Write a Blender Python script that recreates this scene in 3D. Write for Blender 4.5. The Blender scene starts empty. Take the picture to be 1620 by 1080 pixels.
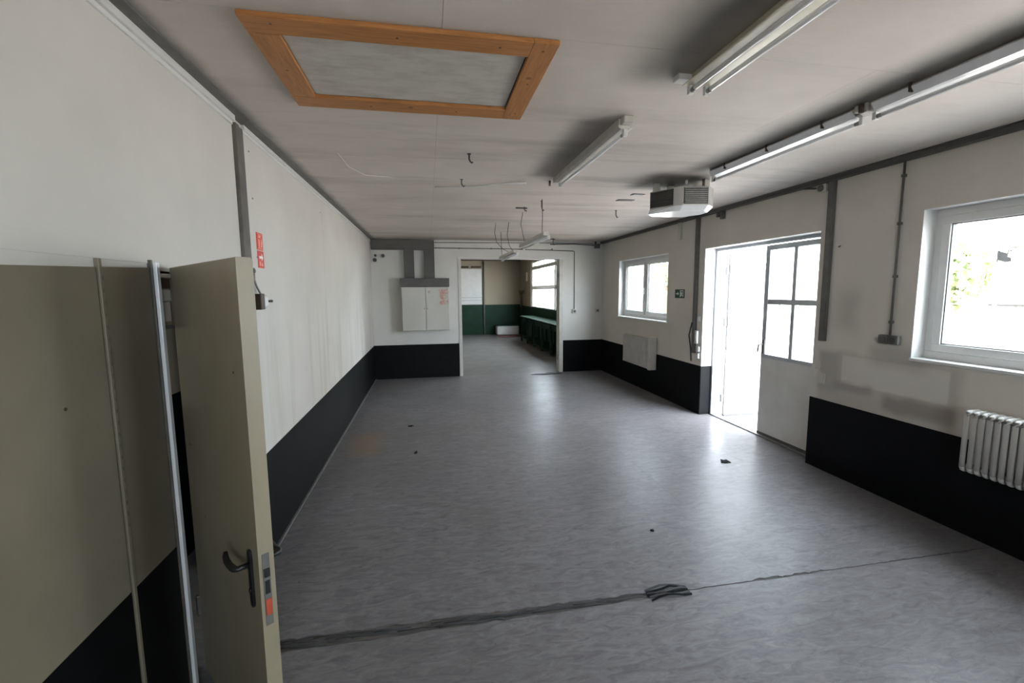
import bpy, bmesh, math, random
from mathutils import Vector, Matrix
random.seed(4)
SC = bpy.context.scene
COL = SC.collection

# ------------------------------------------------------------ camera, sky, exposure
cd = bpy.data.cameras.new('camera'); cam = bpy.data.objects.new('camera', cd); COL.objects.link(cam)
cd.sensor_width = 36; cd.sensor_fit = 'HORIZONTAL'; cd.lens = 707.4 / 1620 * 36; cd.clip_start = .05; cd.clip_end = 300
yaw, pitch, roll = .1837, .1124, .008
fw = Vector((math.sin(yaw)*math.cos(pitch), math.cos(yaw)*math.cos(pitch), -math.sin(pitch)))
rt = Vector((math.cos(yaw), -math.sin(yaw), 0)); dn = fw.cross(rt)
r2 = rt*math.cos(roll) + dn*math.sin(roll); d2 = dn*math.cos(roll) - rt*math.sin(roll)
M = Matrix((r2, -d2, -fw)).transposed().to_4x4(); M.translation = Vector((0, 0, 1.9))
cam.matrix_world = M
SC.camera = cam

world = bpy.data.worlds.new('overcast_sky'); SC.world = world; world.use_nodes = True
wn = world.node_tree.nodes; bg = wn['Background']
bg.inputs['Color'].default_value = (.80, .885, 1.0, 1); bg.inputs['Strength'].default_value = 12.5
sl = bpy.data.lights.new('sun', 'SUN'); sun = bpy.data.objects.new('sun', sl); COL.objects.link(sun)
sl.energy = 40; sl.color = (1, .91, .79); sl.angle = math.radians(2)
sun.rotation_euler = Vector((.60, -.22, -.77)).to_track_quat('-Z', 'Y').to_euler()

SC.view_settings.view_transform = 'Standard'; SC.view_settings.look = 'None'
SC.view_settings.exposure = 1.15; SC.view_settings.gamma = 1; SC.view_settings.use_curve_mapping = False
SC.cycles.use_denoising = True; SC.cycles.caustics_reflective = False; SC.cycles.caustics_refractive = False
SC.cycles.max_bounces = 14; SC.cycles.diffuse_bounces = 10; SC.cycles.glossy_bounces = 6
SC.cycles.transparent_max_bounces = 12; SC.cycles.sample_clamp_indirect = 20

def portal(name, loc, sx, sy):
    l = bpy.data.lights.new(name, 'AREA'); l.shape = 'RECTANGLE'; l.size = sx; l.size_y = sy
    l.cycles.is_portal = True
    o = bpy.data.objects.new(name, l); COL.objects.link(o); o.location = loc
    o.rotation_euler = Vector((-1, 0, 0)).to_track_quat('-Z', 'Y').to_euler()
    return o

# ------------------------------------------------------------ dimensions (metres)
L, B, H, D = -1.18, 4.03, 3.01, 10.0      # left wall, right wall, ceiling, back wall
WT = .24                                   # outer wall thickness
FY = -2.6                                  # wall behind the camera
RH, RY = 3.38, 19.6                        # rear room: ceiling height, far wall
BAND = .746                                # top of the black wainscot

# ------------------------------------------------------------ materials
def nt(name):
    m = bpy.data.materials.new(name); m.use_nodes = True
    t = m.node_tree; return m, t, t.nodes, t.nodes['Principled BSDF']
def coord(t, scale=(1, 1, 1)):
    g = t.nodes.new('ShaderNodeNewGeometry'); mp = t.nodes.new('ShaderNodeMapping')
    mp.inputs['Scale'].default_value = scale
    t.links.new(g.outputs['Position'], mp.inputs['Vector']); return mp.outputs['Vector']
def noise(t, scale, detail=4, rough=.55, mp=(1, 1, 1), dist=0):
    n = t.nodes.new('ShaderNodeTexNoise'); n.inputs['Scale'].default_value = scale
    n.inputs['Detail'].default_value = detail; n.inputs['Roughness'].default_value = rough
    n.inputs['Distortion'].default_value = dist
    t.links.new(coord(t, mp), n.inputs['Vector']); return n.outputs['Fac']
def ramp(t, src, stops):
    r = t.nodes.new('ShaderNodeValToRGB'); t.links.new(src, r.inputs['Fac'])
    e = r.color_ramp.elements
    while len(e) < len(stops): e.new(.5)
    for k, (p, c) in enumerate(stops):
        e[k].position = p; e[k].color = (c if hasattr(c, '__len__') else (c, c, c)) [:3] + (1,) if hasattr(c, '__len__') else (c, c, c, 1)
    return r.outputs['Color']
def mix(t, fac, a, b, mode='MIX'):
    m = t.nodes.new('ShaderNodeMix'); m.data_type = 'RGBA'; m.blend_type = mode
    for s, v in ((m.inputs[0], fac), (m.inputs[6], a), (m.inputs[7], b)):
        if isinstance(v, (int, float)): s.default_value = v
        elif isinstance(v, tuple): s.default_value = v + (1,)
        else: t.links.new(v, s)
    return m.outputs[2]
def mathn(t, op, a, b=None, c=None):
    m = t.nodes.new('ShaderNodeMath'); m.operation = op; m.use_clamp = False
    for s, v in zip(m.inputs, (a, b, c)):
        if v is None: continue
        if isinstance(v, (int, float)): s.default_value = v
        else: t.links.new(v, s)
    return m.outputs[0]
def boxmask(t, lo, hi, soft, warp=0.0):
    """1 inside the world box lo..hi (None = open), fading over soft; used for stains and painted shade with a place of their own"""
    g = t.nodes.new('ShaderNodeNewGeometry'); s = t.nodes.new('ShaderNodeSeparateXYZ')
    if warp:
        n = t.nodes.new('ShaderNodeTexNoise'); n.inputs['Scale'].default_value = 4
        t.links.new(g.outputs['Position'], n.inputs['Vector'])
        v = t.nodes.new('ShaderNodeVectorMath'); v.operation = 'MULTIPLY_ADD'
        t.links.new(n.outputs['Color'], v.inputs[0]); v.inputs[1].default_value = (warp,)*3
        v2 = t.nodes.new('ShaderNodeVectorMath'); v2.operation = 'SUBTRACT'
        t.links.new(g.outputs['Position'], v.inputs[2]); t.links.new(v.outputs[0], v2.inputs[0])
        v2.inputs[1].default_value = (warp/2,)*3
        t.links.new(v2.outputs[0], s.inputs[0])
    else: t.links.new(g.outputs['Position'], s.inputs[0])
    out = None
    for k in range(3):
        for side, val in ((0, lo[k]), (1, hi[k])):
            if val is None: continue
            mr = t.nodes.new('ShaderNodeMapRange'); mr.interpolation_type = 'SMOOTHSTEP'
            t.links.new(s.outputs[k], mr.inputs['Value'])
            mr.inputs['From Min'].default_value = val - soft; mr.inputs['From Max'].default_value = val + soft
            mr.inputs['To Min'].default_value = side; mr.inputs['To Max'].default_value = 1 - side
            out = mr.outputs[0] if out is None else mathn(t, 'MULTIPLY', out, mr.outputs[0])
    return out
def bump(t, b, src, strength, dist=.01):
    n = t.nodes.new('ShaderNodeBump'); n.inputs['Strength'].default_value = strength
    n.inputs['Distance'].default_value = dist
    t.links.new(src, n.inputs['Height']); t.links.new(n.outputs[0], b.inputs['Normal'])
def simple(name, c, rough=.5, metal=0, var=.12, scale=6, spec=None, mp=(1, 1, 1), bmp=0):
    m, t, n, b = nt(name)
    d = tuple(x*(1-var) for x in c); u = tuple(min(1, x*(1+var)) for x in c)
    t.links.new(ramp(t, noise(t, scale, 5, .6, mp), [(.3, d), (.7, u)]), b.inputs['Base Color'])
    b.inputs['Roughness'].default_value = rough; b.inputs['Metallic'].default_value = metal
    if spec is not None: b.inputs['Specular IOR Level'].default_value = spec
    if bmp: bump(t, b, noise(t, scale*8, 3), bmp, .004)
    return m

MT = {}
# white painted walls with soft grime; darker patches have places of their own
def wall_paint(name, base, patches, streak=0):
    m, t, n, b = nt(name)
    d = tuple(x*.9 for x in base); u = tuple(min(1, x*1.05) for x in base)
    c = ramp(t, noise(t, .9, 6, .6), [(.3, d), (.7, u)])
    if streak:
        sm = ramp(t, noise(t, 1.3, 3, .5, (1, 4, .25)), [(.5, 0.0), (.72, 1.0)])
        zm = boxmask(t, (None, None, .5), (None, None, 1.7), .45)
        c = mix(t, mathn(t, 'MULTIPLY', mathn(t, 'MULTIPLY', sm, zm), streak), c, (base[0]*.62, base[1]*.58, base[2]*.44))
    for lo, hi, soft, col, amt, warp in patches:
        c = mix(t, mathn(t, 'MULTIPLY', boxmask(t, lo, hi, soft, warp), amt), c, col)
    t.links.new(c, b.inputs['Base Color']); b.inputs['Roughness'].default_value = .62
    b.inputs['Specular IOR Level'].default_value = .3
    bump(t, b, noise(t, 60, 3), .08, .004)
    return m
MT['wall_l'] = wall_paint('white_wall_paint_left', (.57, .55, .515), [], .55)
MT['wall_r'] = wall_paint('white_wall_paint_right', (.61, .57, .51), [
    ((None, 2.70, .70), (None, 3.98, 1.26), .05, (.30, .275, .25), .45, .1),
    ((None, 2.78, .965), (None, 3.72, 1.24), .012, (.66, .63, .58), .65, 0),
    ((None, 2.72, .80), (None, 3.30, .95), .05, (.22, .19, .175), .7, .1),
    ((None, 3.40, .90), (None, 3.80, .99), .04, (.22, .19, .175), .5, .1),
    ((None, 3.60, 1.5), (None, 3.85, 1.9), .12, (.34, .32, .30), .5, .2),
    ((None, 2.95, 1.2), (None, 3.45, 1.4), .08, (.30, .28, .26), .5, .1),
    ((None, 3.75, .85), (None, 3.98, 1.25), .05, (.32, .30, .28), .5, .1),
])
MT['wall_b'] = wall_paint('white_wall_paint_back', (.58, .565, .53), [
    ((-.85, None, 1.0), (-.45, None, 2.0), .06, (.40, .39, .29), .7, .04),  # cabinet's shadow, painted on the wall to its left
    ((-1.0, None, 1.0), (.4, None, 2.5), .3, (.54, .53, .46), .6, .1)])
MT['wall_o'] = wall_paint('white_wall_paint_plain', (.60, .59, .57), [])
MT['wall_rear'] = wall_paint('cream_wall_paint_rear_room', (.33, .28, .205), [])
MT['green'] = simple('dark_green_gloss_paint', (.006, .030, .015), .5, var=.25, scale=3, spec=.2)
MT['band'] = simple('black_wainscot_paint', (.0042, .0043, .0050), .5, var=.3, scale=5, spec=.10)
MT['trimgrey'] = simple('dirty_grey_metal_channel', (.115, .11, .10), .55, var=.2, scale=9)
MT['trimbrown'] = simple('brown_grey_steel_post', (.105, .095, .08), .5, var=.3, scale=8)
MT['trimdark'] = simple('dark_grey_cable_duct', (.075, .07, .065), .55, var=.15, scale=7)
MT['trunk'] = simple('grey_trunking_paint', (.085, .078, .072), .6, var=.12, scale=5)
MT['pvc'] = simple('white_plastic', (.63, .625, .61), .35, var=.05)
MT['pvcold'] = simple('yellowed_white_plastic', (.50, .48, .43), .4, var=.1)
MT['frameg'] = simple('grey_white_door_frame_paint', (.40, .42, .44), .4, var=.08)
MT['leafw'] = simple('white_door_paint', (.56, .55, .52), .45, var=.08, scale=3)
MT['cab'] = None
MT['metal'] = simple('worn_steel', (.35, .34, .33), .35, .9, .2, 20)
MT['black'] = simple('black_plastic', (.012, .012, .013), .4, var=.2)
MT['brown'] = simple('dark_brown_steel', (.06, .035, .022), .5, var=.2)
MT['red'] = simple('red_sign_plastic', (.62, .055, .045), .45, var=.06)
MT['redfade'] = simple('faded_red_print', (.82, .34, .24), .5, var=.06)
MT['signw'] = simple('sign_white_print', (.85, .85, .82), .5, var=.03)
MT['exitg'] = simple('emergency_sign_green', (.006, .055, .032), .5, var=.05)
MT['orange'] = simple('red_orange_lock_paint', (.42, .07, .03), .5, var=.2)
MT['rad'] = simple('radiator_enamel', (.47, .45, .42), .4, var=.1)
MT['lamp'] = simple('lamp_housing_enamel', (.52, .50, .46), .35, var=.12)
MT['lampcream'] = simple('yellowed_lamp_enamel', (.52, .48, .37), .35, var=.1)
MT['lampw'] = simple('lamp_reflector_white', (.80, .81, .83), .22, var=.05)
MT['tube'] = simple('unlit_fluorescent_tube_glass', (.86, .87, .88), .12, var=.03)
MT['grille'] = simple('dark_grille', (.05, .048, .043), .5, var=.15)
MT['ext'] = simple('pale_render_facade', (.22, .21, .20), .8, var=.06)
MT['asphalt'] = simple('pale_concrete_yard', (.36, .34, .33), .8, var=.12, scale=2)
MT['leaves'] = simple('spring_foliage', (.26, .30, .14), .6, var=.3, scale=3)
MT['bark'] = simple('tree_bark', (.12, .09, .06), .8, var=.3)
MT['cable'] = simple('dark_cable', (.05, .045, .045), .5, var=.1)
MT['cablelight'] = simple('light_grey_cable', (.25, .24, .22), .5, var=.1)
MT['debris'] = simple('black_floor_scrap', (.014, .014, .014), .9, var=.4, scale=30, spec=.05)

# beige lining and door paint, grimy
m, t, n, b = nt('beige_paint_grimy')
c = ramp(t, noise(t, 1.6, 6, .6), [(.3, (.160, .136, .094)), (.7, (.215, .185, .130))])
c = mix(t, mathn(t, 'MULTIPLY', boxmask(t, (None, 2.02, 1.35), (None, None, 1.72), .12, .2), .35), c, (.12, .095, .06))
t.links.new(c, b.inputs['Base Color']); b.inputs['Roughness'].default_value = .5
bump(t, b, noise(t, 30, 3), .05, .003); MT['beige'] = m
m, t, n, b = nt('beige_door_paint')
c = ramp(t, noise(t, 2.2, 6, .65, (1, 1, .5)), [(.3, (.225, .188, .125)), (.7, (.295, .25, .175))])
t.links.new(c, b.inputs['Base Color']); b.inputs['Roughness'].default_value = .42
MT['beigedoor'] = m

# cabinet
m, t, n, b = nt('cabinet_cream_enamel')
c = ramp(t, noise(t, 2, 4), [(.3, (.43, .42, .37)), (.7, (.50, .49, .44))])
sp = ramp(t, noise(t, 14, 5, .7, dist=1), [(.46, 0.0), (.52, 1.0)])
c = mix(t, mathn(t, 'MULTIPLY', mathn(t, 'MULTIPLY', sp, boxmask(t, (.23, None, 1.62), (.42, None, 1.96), .03, .08)), .8), c, (.46, .17, .10))
c = mix(t, mathn(t, 'MULTIPLY', boxmask(t, (.0, None, 1.87), (.04, None, 1.92), .012), .6), c, (.3, .15, .1))
t.links.new(c, b.inputs['Base Color']); b.inputs['Roughness'].default_value = .5; MT['cab'] = m

# ceiling boards: whitewash with brown-grey grime streaking across the room
m, t, n, b = nt('ceiling_whitewash_grimy')
c = ramp(t, noise(t, 1.0, 5, .6, (.8, 1, 1)), [(.3, (.51, .455, .41)), (.7, (.62, .565, .52))])
s1 = ramp(t, noise(t, 1.4, 5, .65, (.35, 2.2, 1)), [(.5, 0.0), (.75, 1.0)])
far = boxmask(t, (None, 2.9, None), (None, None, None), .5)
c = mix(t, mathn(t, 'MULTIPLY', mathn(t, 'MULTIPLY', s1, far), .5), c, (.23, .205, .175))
c = mix(t, mathn(t, 'MULTIPLY', s1, .15), c, (.25, .225, .195))
# painted-in shade and soot beside the lamp battens, fan heater and ceiling edges
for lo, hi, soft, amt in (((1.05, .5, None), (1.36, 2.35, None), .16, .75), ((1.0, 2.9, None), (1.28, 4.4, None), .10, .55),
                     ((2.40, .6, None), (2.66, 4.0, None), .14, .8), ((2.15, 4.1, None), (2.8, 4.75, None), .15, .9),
                     ((L, None, None), (-1.06, None, None), .04, .55), ((3.5, None, None), (B, None, None), .3, .30),  # the right-hand strip paints down the ceiling brightened by the windows
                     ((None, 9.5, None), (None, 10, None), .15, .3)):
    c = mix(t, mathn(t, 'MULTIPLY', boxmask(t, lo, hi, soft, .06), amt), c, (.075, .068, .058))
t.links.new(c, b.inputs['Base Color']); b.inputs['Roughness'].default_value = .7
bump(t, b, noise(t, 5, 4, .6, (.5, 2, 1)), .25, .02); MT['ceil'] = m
m, t, n, b = nt('hatch_board_mottled')
c = ramp(t, noise(t, 9, 6, .7, (.6, 1.6, 1)), [(.30, (.40, .37, .325)), (.58, (.52, .495, .455))])
t.links.new(c, b.inputs['Base Color']); b.inputs['Roughness'].default_value = .7; MT['hatch'] = m

# pine
def pine(name, mp):
    m, t, n, b = nt(name)
    g = noise(t, 6, 6, .6, mp, .6)
    c = ramp(t, g, [(.3, (.31, .125, .033)), (.55, (.43, .18, .050)), (.75, (.50, .22, .068))])
    v = t.nodes.new('ShaderNodeTexVoronoi'); v.inputs['Scale'].default_value = 5.5
    t.links.new(coord(t, (1, 1, 1)), v.inputs['Vector'])
    k = ramp(t, v.outputs['Distance'], [(.05, 1.0), (.11, 0.0)])
    c = mix(t, mathn(t, 'MULTIPLY', k, .7), c, (.10, .035, .012))
    t.links.new(c, b.inputs['Base Color']); b.inputs['Roughness'].default_value = .5; return m
MT['pinex'] = pine('orange_pine_along_x', (1, 12, 12)); MT['piney'] = pine('orange_pine_along_y', (12, 1, 12))

# floor: blue-grey mottled linoleum, satin
def lino(name, a, bb, rough):
    m, t, n, b = nt(name)
    f1 = noise(t, 9, 7, .75, (.7, 2.2, 1), 1.2); f2 = noise(t, .8, 4, .5)
    c = ramp(t, f1, [(.3, a), (.68, bb)])
    c = mix(t, ramp(t, f2, [(.35, 0.0), (.75, .45)]), c, (a[0]*.95, a[1]*.9, a[2]*.82))
    c = mix(t, mathn(t, 'MULTIPLY', boxmask(t, (-1.02, 5.3, None), (-.62, 6.1, None), .14, .15), .6), c, (.20, .135, .075))
    dots = ramp(t, noise(t, 22, 2, .5), [(.73, 0.0), (.76, 1.0)])
    c = mix(t, mathn(t, 'MULTIPLY', dots, .5), c, (.04, .04, .045))
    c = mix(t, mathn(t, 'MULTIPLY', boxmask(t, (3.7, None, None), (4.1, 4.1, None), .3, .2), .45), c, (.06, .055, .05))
    t.links.new(c, b.inputs['Base Color'])
    r = ramp(t, noise(t, 2.5, 5, .6), [(.3, rough), (.7, rough+.09)])
    t.links.new(r, b.inputs['Roughness']); b.inputs['Specular IOR Level'].default_value = .08
    bump(t, b, noise(t, 1.7, 3, .5), .10, .02)
    return m
MT['lino'] = lino('grey_linoleum', (.098, .093, .097), (.215, .205, .207), .31)
MT['screed'] = lino('grey_screed_rear_room', (.10, .095, .093), (.17, .16, .155), .31)
MT['crack'] = simple('exposed_dark_adhesive', (.085, .078, .072), .8, var=.5, scale=40, mp=(.15, 1, 1), bmp=.5)
MT['flap'] = simple('torn_linoleum_backing', (.045, .043, .045), .8, var=.5, scale=30, mp=(.2, 1, 1))

def glass(name, refl):
    m = bpy.data.materials.new(name); m.use_nodes = True; t = m.node_tree
    for x in list(t.nodes): t.nodes.remove(x)
    o = t.nodes.new('ShaderNodeOutputMaterial'); mx = t.nodes.new('ShaderNodeMixShader')
    tr = t.nodes.new('ShaderNodeBsdfTransparent'); gl = t.nodes.new('ShaderNodeBsdfGlossy')
    gl.inputs['Roughness'].default_value = .02; tr.inputs['Color'].default_value = (.93, .95, .94, 1)
    lw = t.nodes.new('ShaderNodeLayerWeight'); lw.inputs['Blend'].default_value = .5
    pw = mathn(t, 'POWER', lw.outputs['Facing'], 4.0); fr = mathn(t, 'MULTIPLY_ADD', pw, .45, .03)
    t.links.new(fr, mx.inputs[0]); t.links.new(tr.outputs[0], mx.inputs[1]); t.links.new(gl.outputs[0], mx.inputs[2])
    t.links.new(mx.outputs[0], o.inputs[0]); return m
MT['glass'] = glass('clear_window_glass', 1.3)

# ------------------------------------------------------------ mesh helpers
def bx(bm, x0, x1, y0, y1, z0, z1, M=None):
    vs = [bm.verts.new((x, y, z)) for x in (x0, x1) for y in (y0, y1) for z in (z0, z1)]
    for f in ((0,1,3,2), (4,6,7,5), (0,4,5,1), (2,3,7,6), (0,2,6,4), (1,5,7,3)): bm.faces.new([vs[i] for i in f])
    if M is not None: bmesh.ops.transform(bm, matrix=M, verts=vs)
    return vs
def tube(bm, pts, r, n=8, caps=True):
    pts = [Vector(p) for p in pts]; rings = []
    for i, p in enumerate(pts):
        d = (pts[min(i+1, len(pts)-1)] - pts[max(i-1, 0)]).normalized()
        a = d.cross(Vector((0, 0, 1)) if abs(d.z) < .9 else Vector((1, 0, 0))).normalized(); c = d.cross(a)
        rr = r[i] if hasattr(r, '__len__') else r
        rings.append([bm.verts.new(p + (a*math.cos(2*math.pi*k/n) + c*math.sin(2*math.pi*k/n))*rr) for k in range(n)])
    for q in range(len(rings)-1):
        for k in range(n):
            f = bm.faces.new((rings[q][k], rings[q][(k+1) % n], rings[q+1][(k+1) % n], rings[q+1][k])); f.smooth = True
    if caps: bm.faces.new(rings[0][::-1]); bm.faces.new(rings[-1])
def prism(bm, poly, axis, a, b2):
    """extrude 2D polygon (in the two other axes, cyclic order) from a to b2 along axis"""
    def P(u, v, w): return {'X': (w, u, v), 'Y': (u, w, v), 'Z': (u, v, w)}[axis]
    lo = [bm.verts.new(P(u, v, a)) for u, v in poly]; hi = [bm.verts.new(P(u, v, b2)) for u, v in poly]
    bm.faces.new(lo[::-1]); bm.faces.new(hi); k = len(poly)
    for i in range(k): bm.faces.new((lo[i], lo[(i+1) % k], hi[(i+1) % k], hi[i]))
def obj(name, bm, mat, parent=None, bevel=0, kind=None, label=None, cat=None, group=None, origin=None):
    bmesh.ops.recalc_face_normals(bm, faces=bm.faces)
    me = bpy.data.meshes.new(name)
    if parent is not None and origin is None:
        off = parent.matrix_basis.inverted() if parent.parent is None else (parent.parent.matrix_basis @ parent.matrix_basis).inverted()
        bmesh.ops.transform(bm, matrix=off, verts=bm.verts)
    elif origin is not None:
        bmesh.ops.translate(bm, vec=-Vector(origin), verts=bm.verts)
    bm.to_mesh(me); bm.free(); me.materials.append(mat)
    o = bpy.data.objects.new(name, me); COL.objects.link(o)
    if origin is not None: o.location = origin
    if parent is not None: o.parent = parent
    if bevel:
        md = o.modifiers.new('bevel', 'BEVEL'); md.width = bevel; md.segments = 2; md.limit_method = 'ANGLE'
    tag(o, kind, label, cat, group)
    return o
def tag(o, kind=None, label=None, cat=None, group=None):
    if kind: o['kind'] = kind
    if label: o['label'] = label
    if cat: o['category'] = cat
    if group: o['group'] = group
    return o
def thing(name, label=None, cat=None, loc=(0, 0, 0), rotz=0, group=None, kind=None):
    o = bpy.data.objects.new(name, None); COL.objects.link(o); o.empty_display_size = .1
    o.location = loc; o.rotation_euler = (0, 0, rotz); bpy.context.view_layer.update()
    return tag(o, kind, label, cat, group)
def box(name, b6, mat, parent=None, bevel=0, **k):
    bm = bmesh.new(); bx(bm, *b6); return obj(name, bm, mat, parent, bevel, **k)
def pipe(name, pts, r, mat, parent=None, n=8, **k):
    bm = bmesh.new(); tube(bm, pts, r, n); return obj(name, bm, mat, parent, **k)

def wallmesh(axis, a, b2, us, vs, hole):
    """slab between a and b2 along axis; cells us x vs kept where hole(u,v) is False; no inner faces"""
    bm = bmesh.new()
    def P(u, v, w): return (w, u, v) if axis == 'X' else ((u, w, v) if axis == 'Y' else (u, v, w))
    nu, nv = len(us)-1, len(vs)-1
    solid = lambda i, j: 0 <= i < nu and 0 <= j < nv and not hole((us[i]+us[i+1])/2, (vs[j]+vs[j+1])/2)
    def q(*p): bm.faces.new([bm.verts.new(x) for x in p])
    for i in range(nu):
        for j in range(nv):
            if not solid(i, j): continue
            u0, u1, v0, v1 = us[i], us[i+1], vs[j], vs[j+1]
            for w in (a, b2): q(P(u0,v0,w), P(u1,v0,w), P(u1,v1,w), P(u0,v1,w))
            if not solid(i-1, j): q(P(u0,v0,a), P(u0,v1,a), P(u0,v1,b2), P(u0,v0,b2))
            if not solid(i+1, j): q(P(u1,v0,a), P(u1,v1,a), P(u1,v1,b2), P(u1,v0,b2))
            if not solid(i, j-1): q(P(u0,v0,a), P(u1,v0,a), P(u1,v0,b2), P(u0,v0,b2))
            if not solid(i, j+1): q(P(u0,v1,a), P(u1,v1,a), P(u1,v1,b2), P(u0,v1,b2))
    bmesh.ops.remove_doubles(bm, verts=bm.verts, dist=1e-5)
    return bm
def inr(u, v, r): return r[0] < u < r[1] and r[2] < v < r[3]

# ------------------------------------------------------------ openings
W1 = (.85, 3.09, 1.305, 2.54)      # near right window   (y0,y1,z0,z1)
W2 = (7.08, 9.08, 1.35, 2.52)      # far right window
DR = (4.07, 6.05, 0.0, 2.50)       # double door to the yard
W4 = (-2.1, -.3, 1.305, 2.54)      # unseen window added beside / behind the camera for more light, same row
WR = (10.7, 17.55, 1.20, 3.08)     # rear room window band
DL = (2.235, 3.20, 0.0, 2.0)       # doorway in the left wall
OP = (.715, 3.0, 0.0, 2.61)        # opening to the rear room (x0,x1,z0,z1)
portal('portal_near_window', (B+WT+.02, (W1[0]+W1[1])/2, (W1[2]+W1[3])/2), W1[1]-W1[0], W1[3]-W1[2])
portal('portal_far_window', (B+WT+.02, (W2[0]+W2[1])/2, (W2[2]+W2[3])/2), W2[1]-W2[0], W2[3]-W2[2])
portal('portal_added_side_window', (B+WT+.02, (W4[0]+W4[1])/2, (W4[2]+W4[3])/2), W4[1]-W4[0], W4[3]-W4[2])
portal('portal_door', (B+WT+.02, (DR[0]+DR[1])/2, 1.25), DR[1]-DR[0], 2.5)
portal('portal_rear_window', (B+WT+.02, (WR[0]+WR[1])/2, (WR[2]+WR[3])/2), WR[1]-WR[0], WR[3]-WR[2])
for p in [o for o in COL.objects if o.name.startswith('portal')]:
    p.rotation_euler = (math.radians(90), 0, math.radians(90))   # faces -X, wide side along Y

# ------------------------------------------------------------ room shell
ys = sorted({FY, W4[0], W4[1], W1[0], W1[1], DR[0], DR[1], W2[0], W2[1], D+.1})
zs = sorted({0, 3.2, W1[2], W1[3], W2[2], W2[3], DR[3]})
wr = obj('wall_right', wallmesh('X', B, B+WT, ys, zs, lambda u, v: any(inr(u, v, r) for r in (W1, W2, W4, DR))), MT['wall_r'], kind='structure')
wl = obj('wall_left', wallmesh('X', L-.16, L, sorted({FY, DL[0], DL[1], D+.2}), [0, DL[3], 3.2], lambda u, v: inr(u, v, DL)), MT['wall_l'], kind='structure')
wb = obj('wall_back', wallmesh('Y', D, D+.2, [L-.16, OP[0], OP[1], B+.001], [0, OP[3], RH+.1], lambda u, v: inr(u, v, OP)), MT['wall_b'], kind='structure')
W5 = (-.4, 1.2, 1.305, 2.54)       # unseen window added behind the camera to brighten the door leaf (x0,x1,z0,z1)
obj('wall_front', wallmesh('Y', FY-.15, FY, [L-.16, W5[0], W5[1], B+WT], [0, W5[2], W5[3], 3.2], lambda u, v: inr(u, v, W5)), MT['wall_o'], kind='structure')
p5 = portal('portal_added_front_window', ((W5[0]+W5[1])/2, FY-.17, (W5[2]+W5[3])/2), W5[1]-W5[0], W5[3]-W5[2]); p5.rotation_euler = (math.radians(90), 0, 0)
wrr = obj('wall_rear_right', wallmesh('X', B, B+WT, [D+.1, WR[0], WR[1], RY+.2], [0, WR[2], WR[3], RH+.1], lambda u, v: inr(u, v, WR)), MT['wall_rear'], kind='structure')
wrf = box('wall_rear_far', (L-.16, B, RY, RY+.2, -.1, RH+.1), MT['wall_rear'], kind='structure')
wrl = box('wall_rear_left', (L-.16, L, D+.2, RY, -.1, RH+.1), MT['wall_rear'], kind='structure')
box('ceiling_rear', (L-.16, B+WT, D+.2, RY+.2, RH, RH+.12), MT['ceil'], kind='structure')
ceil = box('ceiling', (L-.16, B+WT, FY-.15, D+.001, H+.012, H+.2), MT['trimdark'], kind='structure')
fl = box('floor', (L-.16, B+WT, FY-.15, D+.1, -.12, -.006), MT['crack'], kind='structure')
flr = box('floor_rear', (L-.16, B+WT, D+.1, RY+.2, -.12, -.002), MT['screed'], kind='structure')

# ceiling boards: rows 0.9 m deep, butt joint at x = 0.09
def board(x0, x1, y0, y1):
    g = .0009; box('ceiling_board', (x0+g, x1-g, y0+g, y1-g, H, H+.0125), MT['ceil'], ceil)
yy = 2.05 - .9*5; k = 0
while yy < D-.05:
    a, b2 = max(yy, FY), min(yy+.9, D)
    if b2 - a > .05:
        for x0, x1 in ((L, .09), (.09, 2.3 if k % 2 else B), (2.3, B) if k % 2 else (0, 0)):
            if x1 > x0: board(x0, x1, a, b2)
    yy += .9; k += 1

# linoleum sheets, torn along y = 2.40
def sheet(x0, x1, yn, yf, edge_n=None, edge_f=None):
    bm = bmesh.new(); n = 90
    top = []
    for i in range(n+1):
        x = x0 + (x1-x0)*i/n
        a = yn if edge_n is None else edge_n(x); c = yf if edge_f is None else edge_f(x)
        top.append((bm.verts.new((x, a, 0)), bm.verts.new((x, c, 0)), bm.verts.new((x, a, -.006)), bm.verts.new((x, c, -.006))))
    for p, q in zip(top, top[1:]):
        bm.faces.new((p[0], q[0], q[1], p[1])); bm.faces.new((p[2], p[3], q[3], q[2]))
        bm.faces.new((p[0], p[2], q[2], q[0])); bm.faces.new((p[1], q[1], q[3], p[3]))
    for p in (top[0], top[-1]): bm.faces.new((p[0], p[1], p[3], p[2]))
    obj('linoleum_sheet', bm, MT['lino'], fl)
rj = [random.uniform(-1, 1) for _ in range(400)]
def jag(x, s): 
    i = (x+2)*40; a = int(i); f = i-a
    return (rj[a % 400]*(1-f) + rj[(a+1) % 400]*f)*s
def near_edge(x):
    if x < 1.45: return 2.368 + .012*max(0, x+.2)/1.5 + jag(x, .008)
    return 2.398 + jag(x, .004) - .004*max(0, 1-abs(x-2.3)/.4)
def far_edge(x):
    if x < 1.30: return 2.462 + jag(x+7, .010) - .026*max(0, (x+.2)/1.5)
    return 2.404 + jag(x, .004) + (.020 if 2.05 < x < 2.6 else .004)*abs(jag(x+3, 1)) + .0025
sheet(L, B, FY, 2.4, None, near_edge)
sheet(L, 2.18, 2.4, 6.2, far_edge, None)
sheet(2.181, B, 2.4, 6.2, far_edge, None)
sheet(L, B, 6.202, D+.1)
sheet(B, B+WT, DR[0], DR[1])

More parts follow.
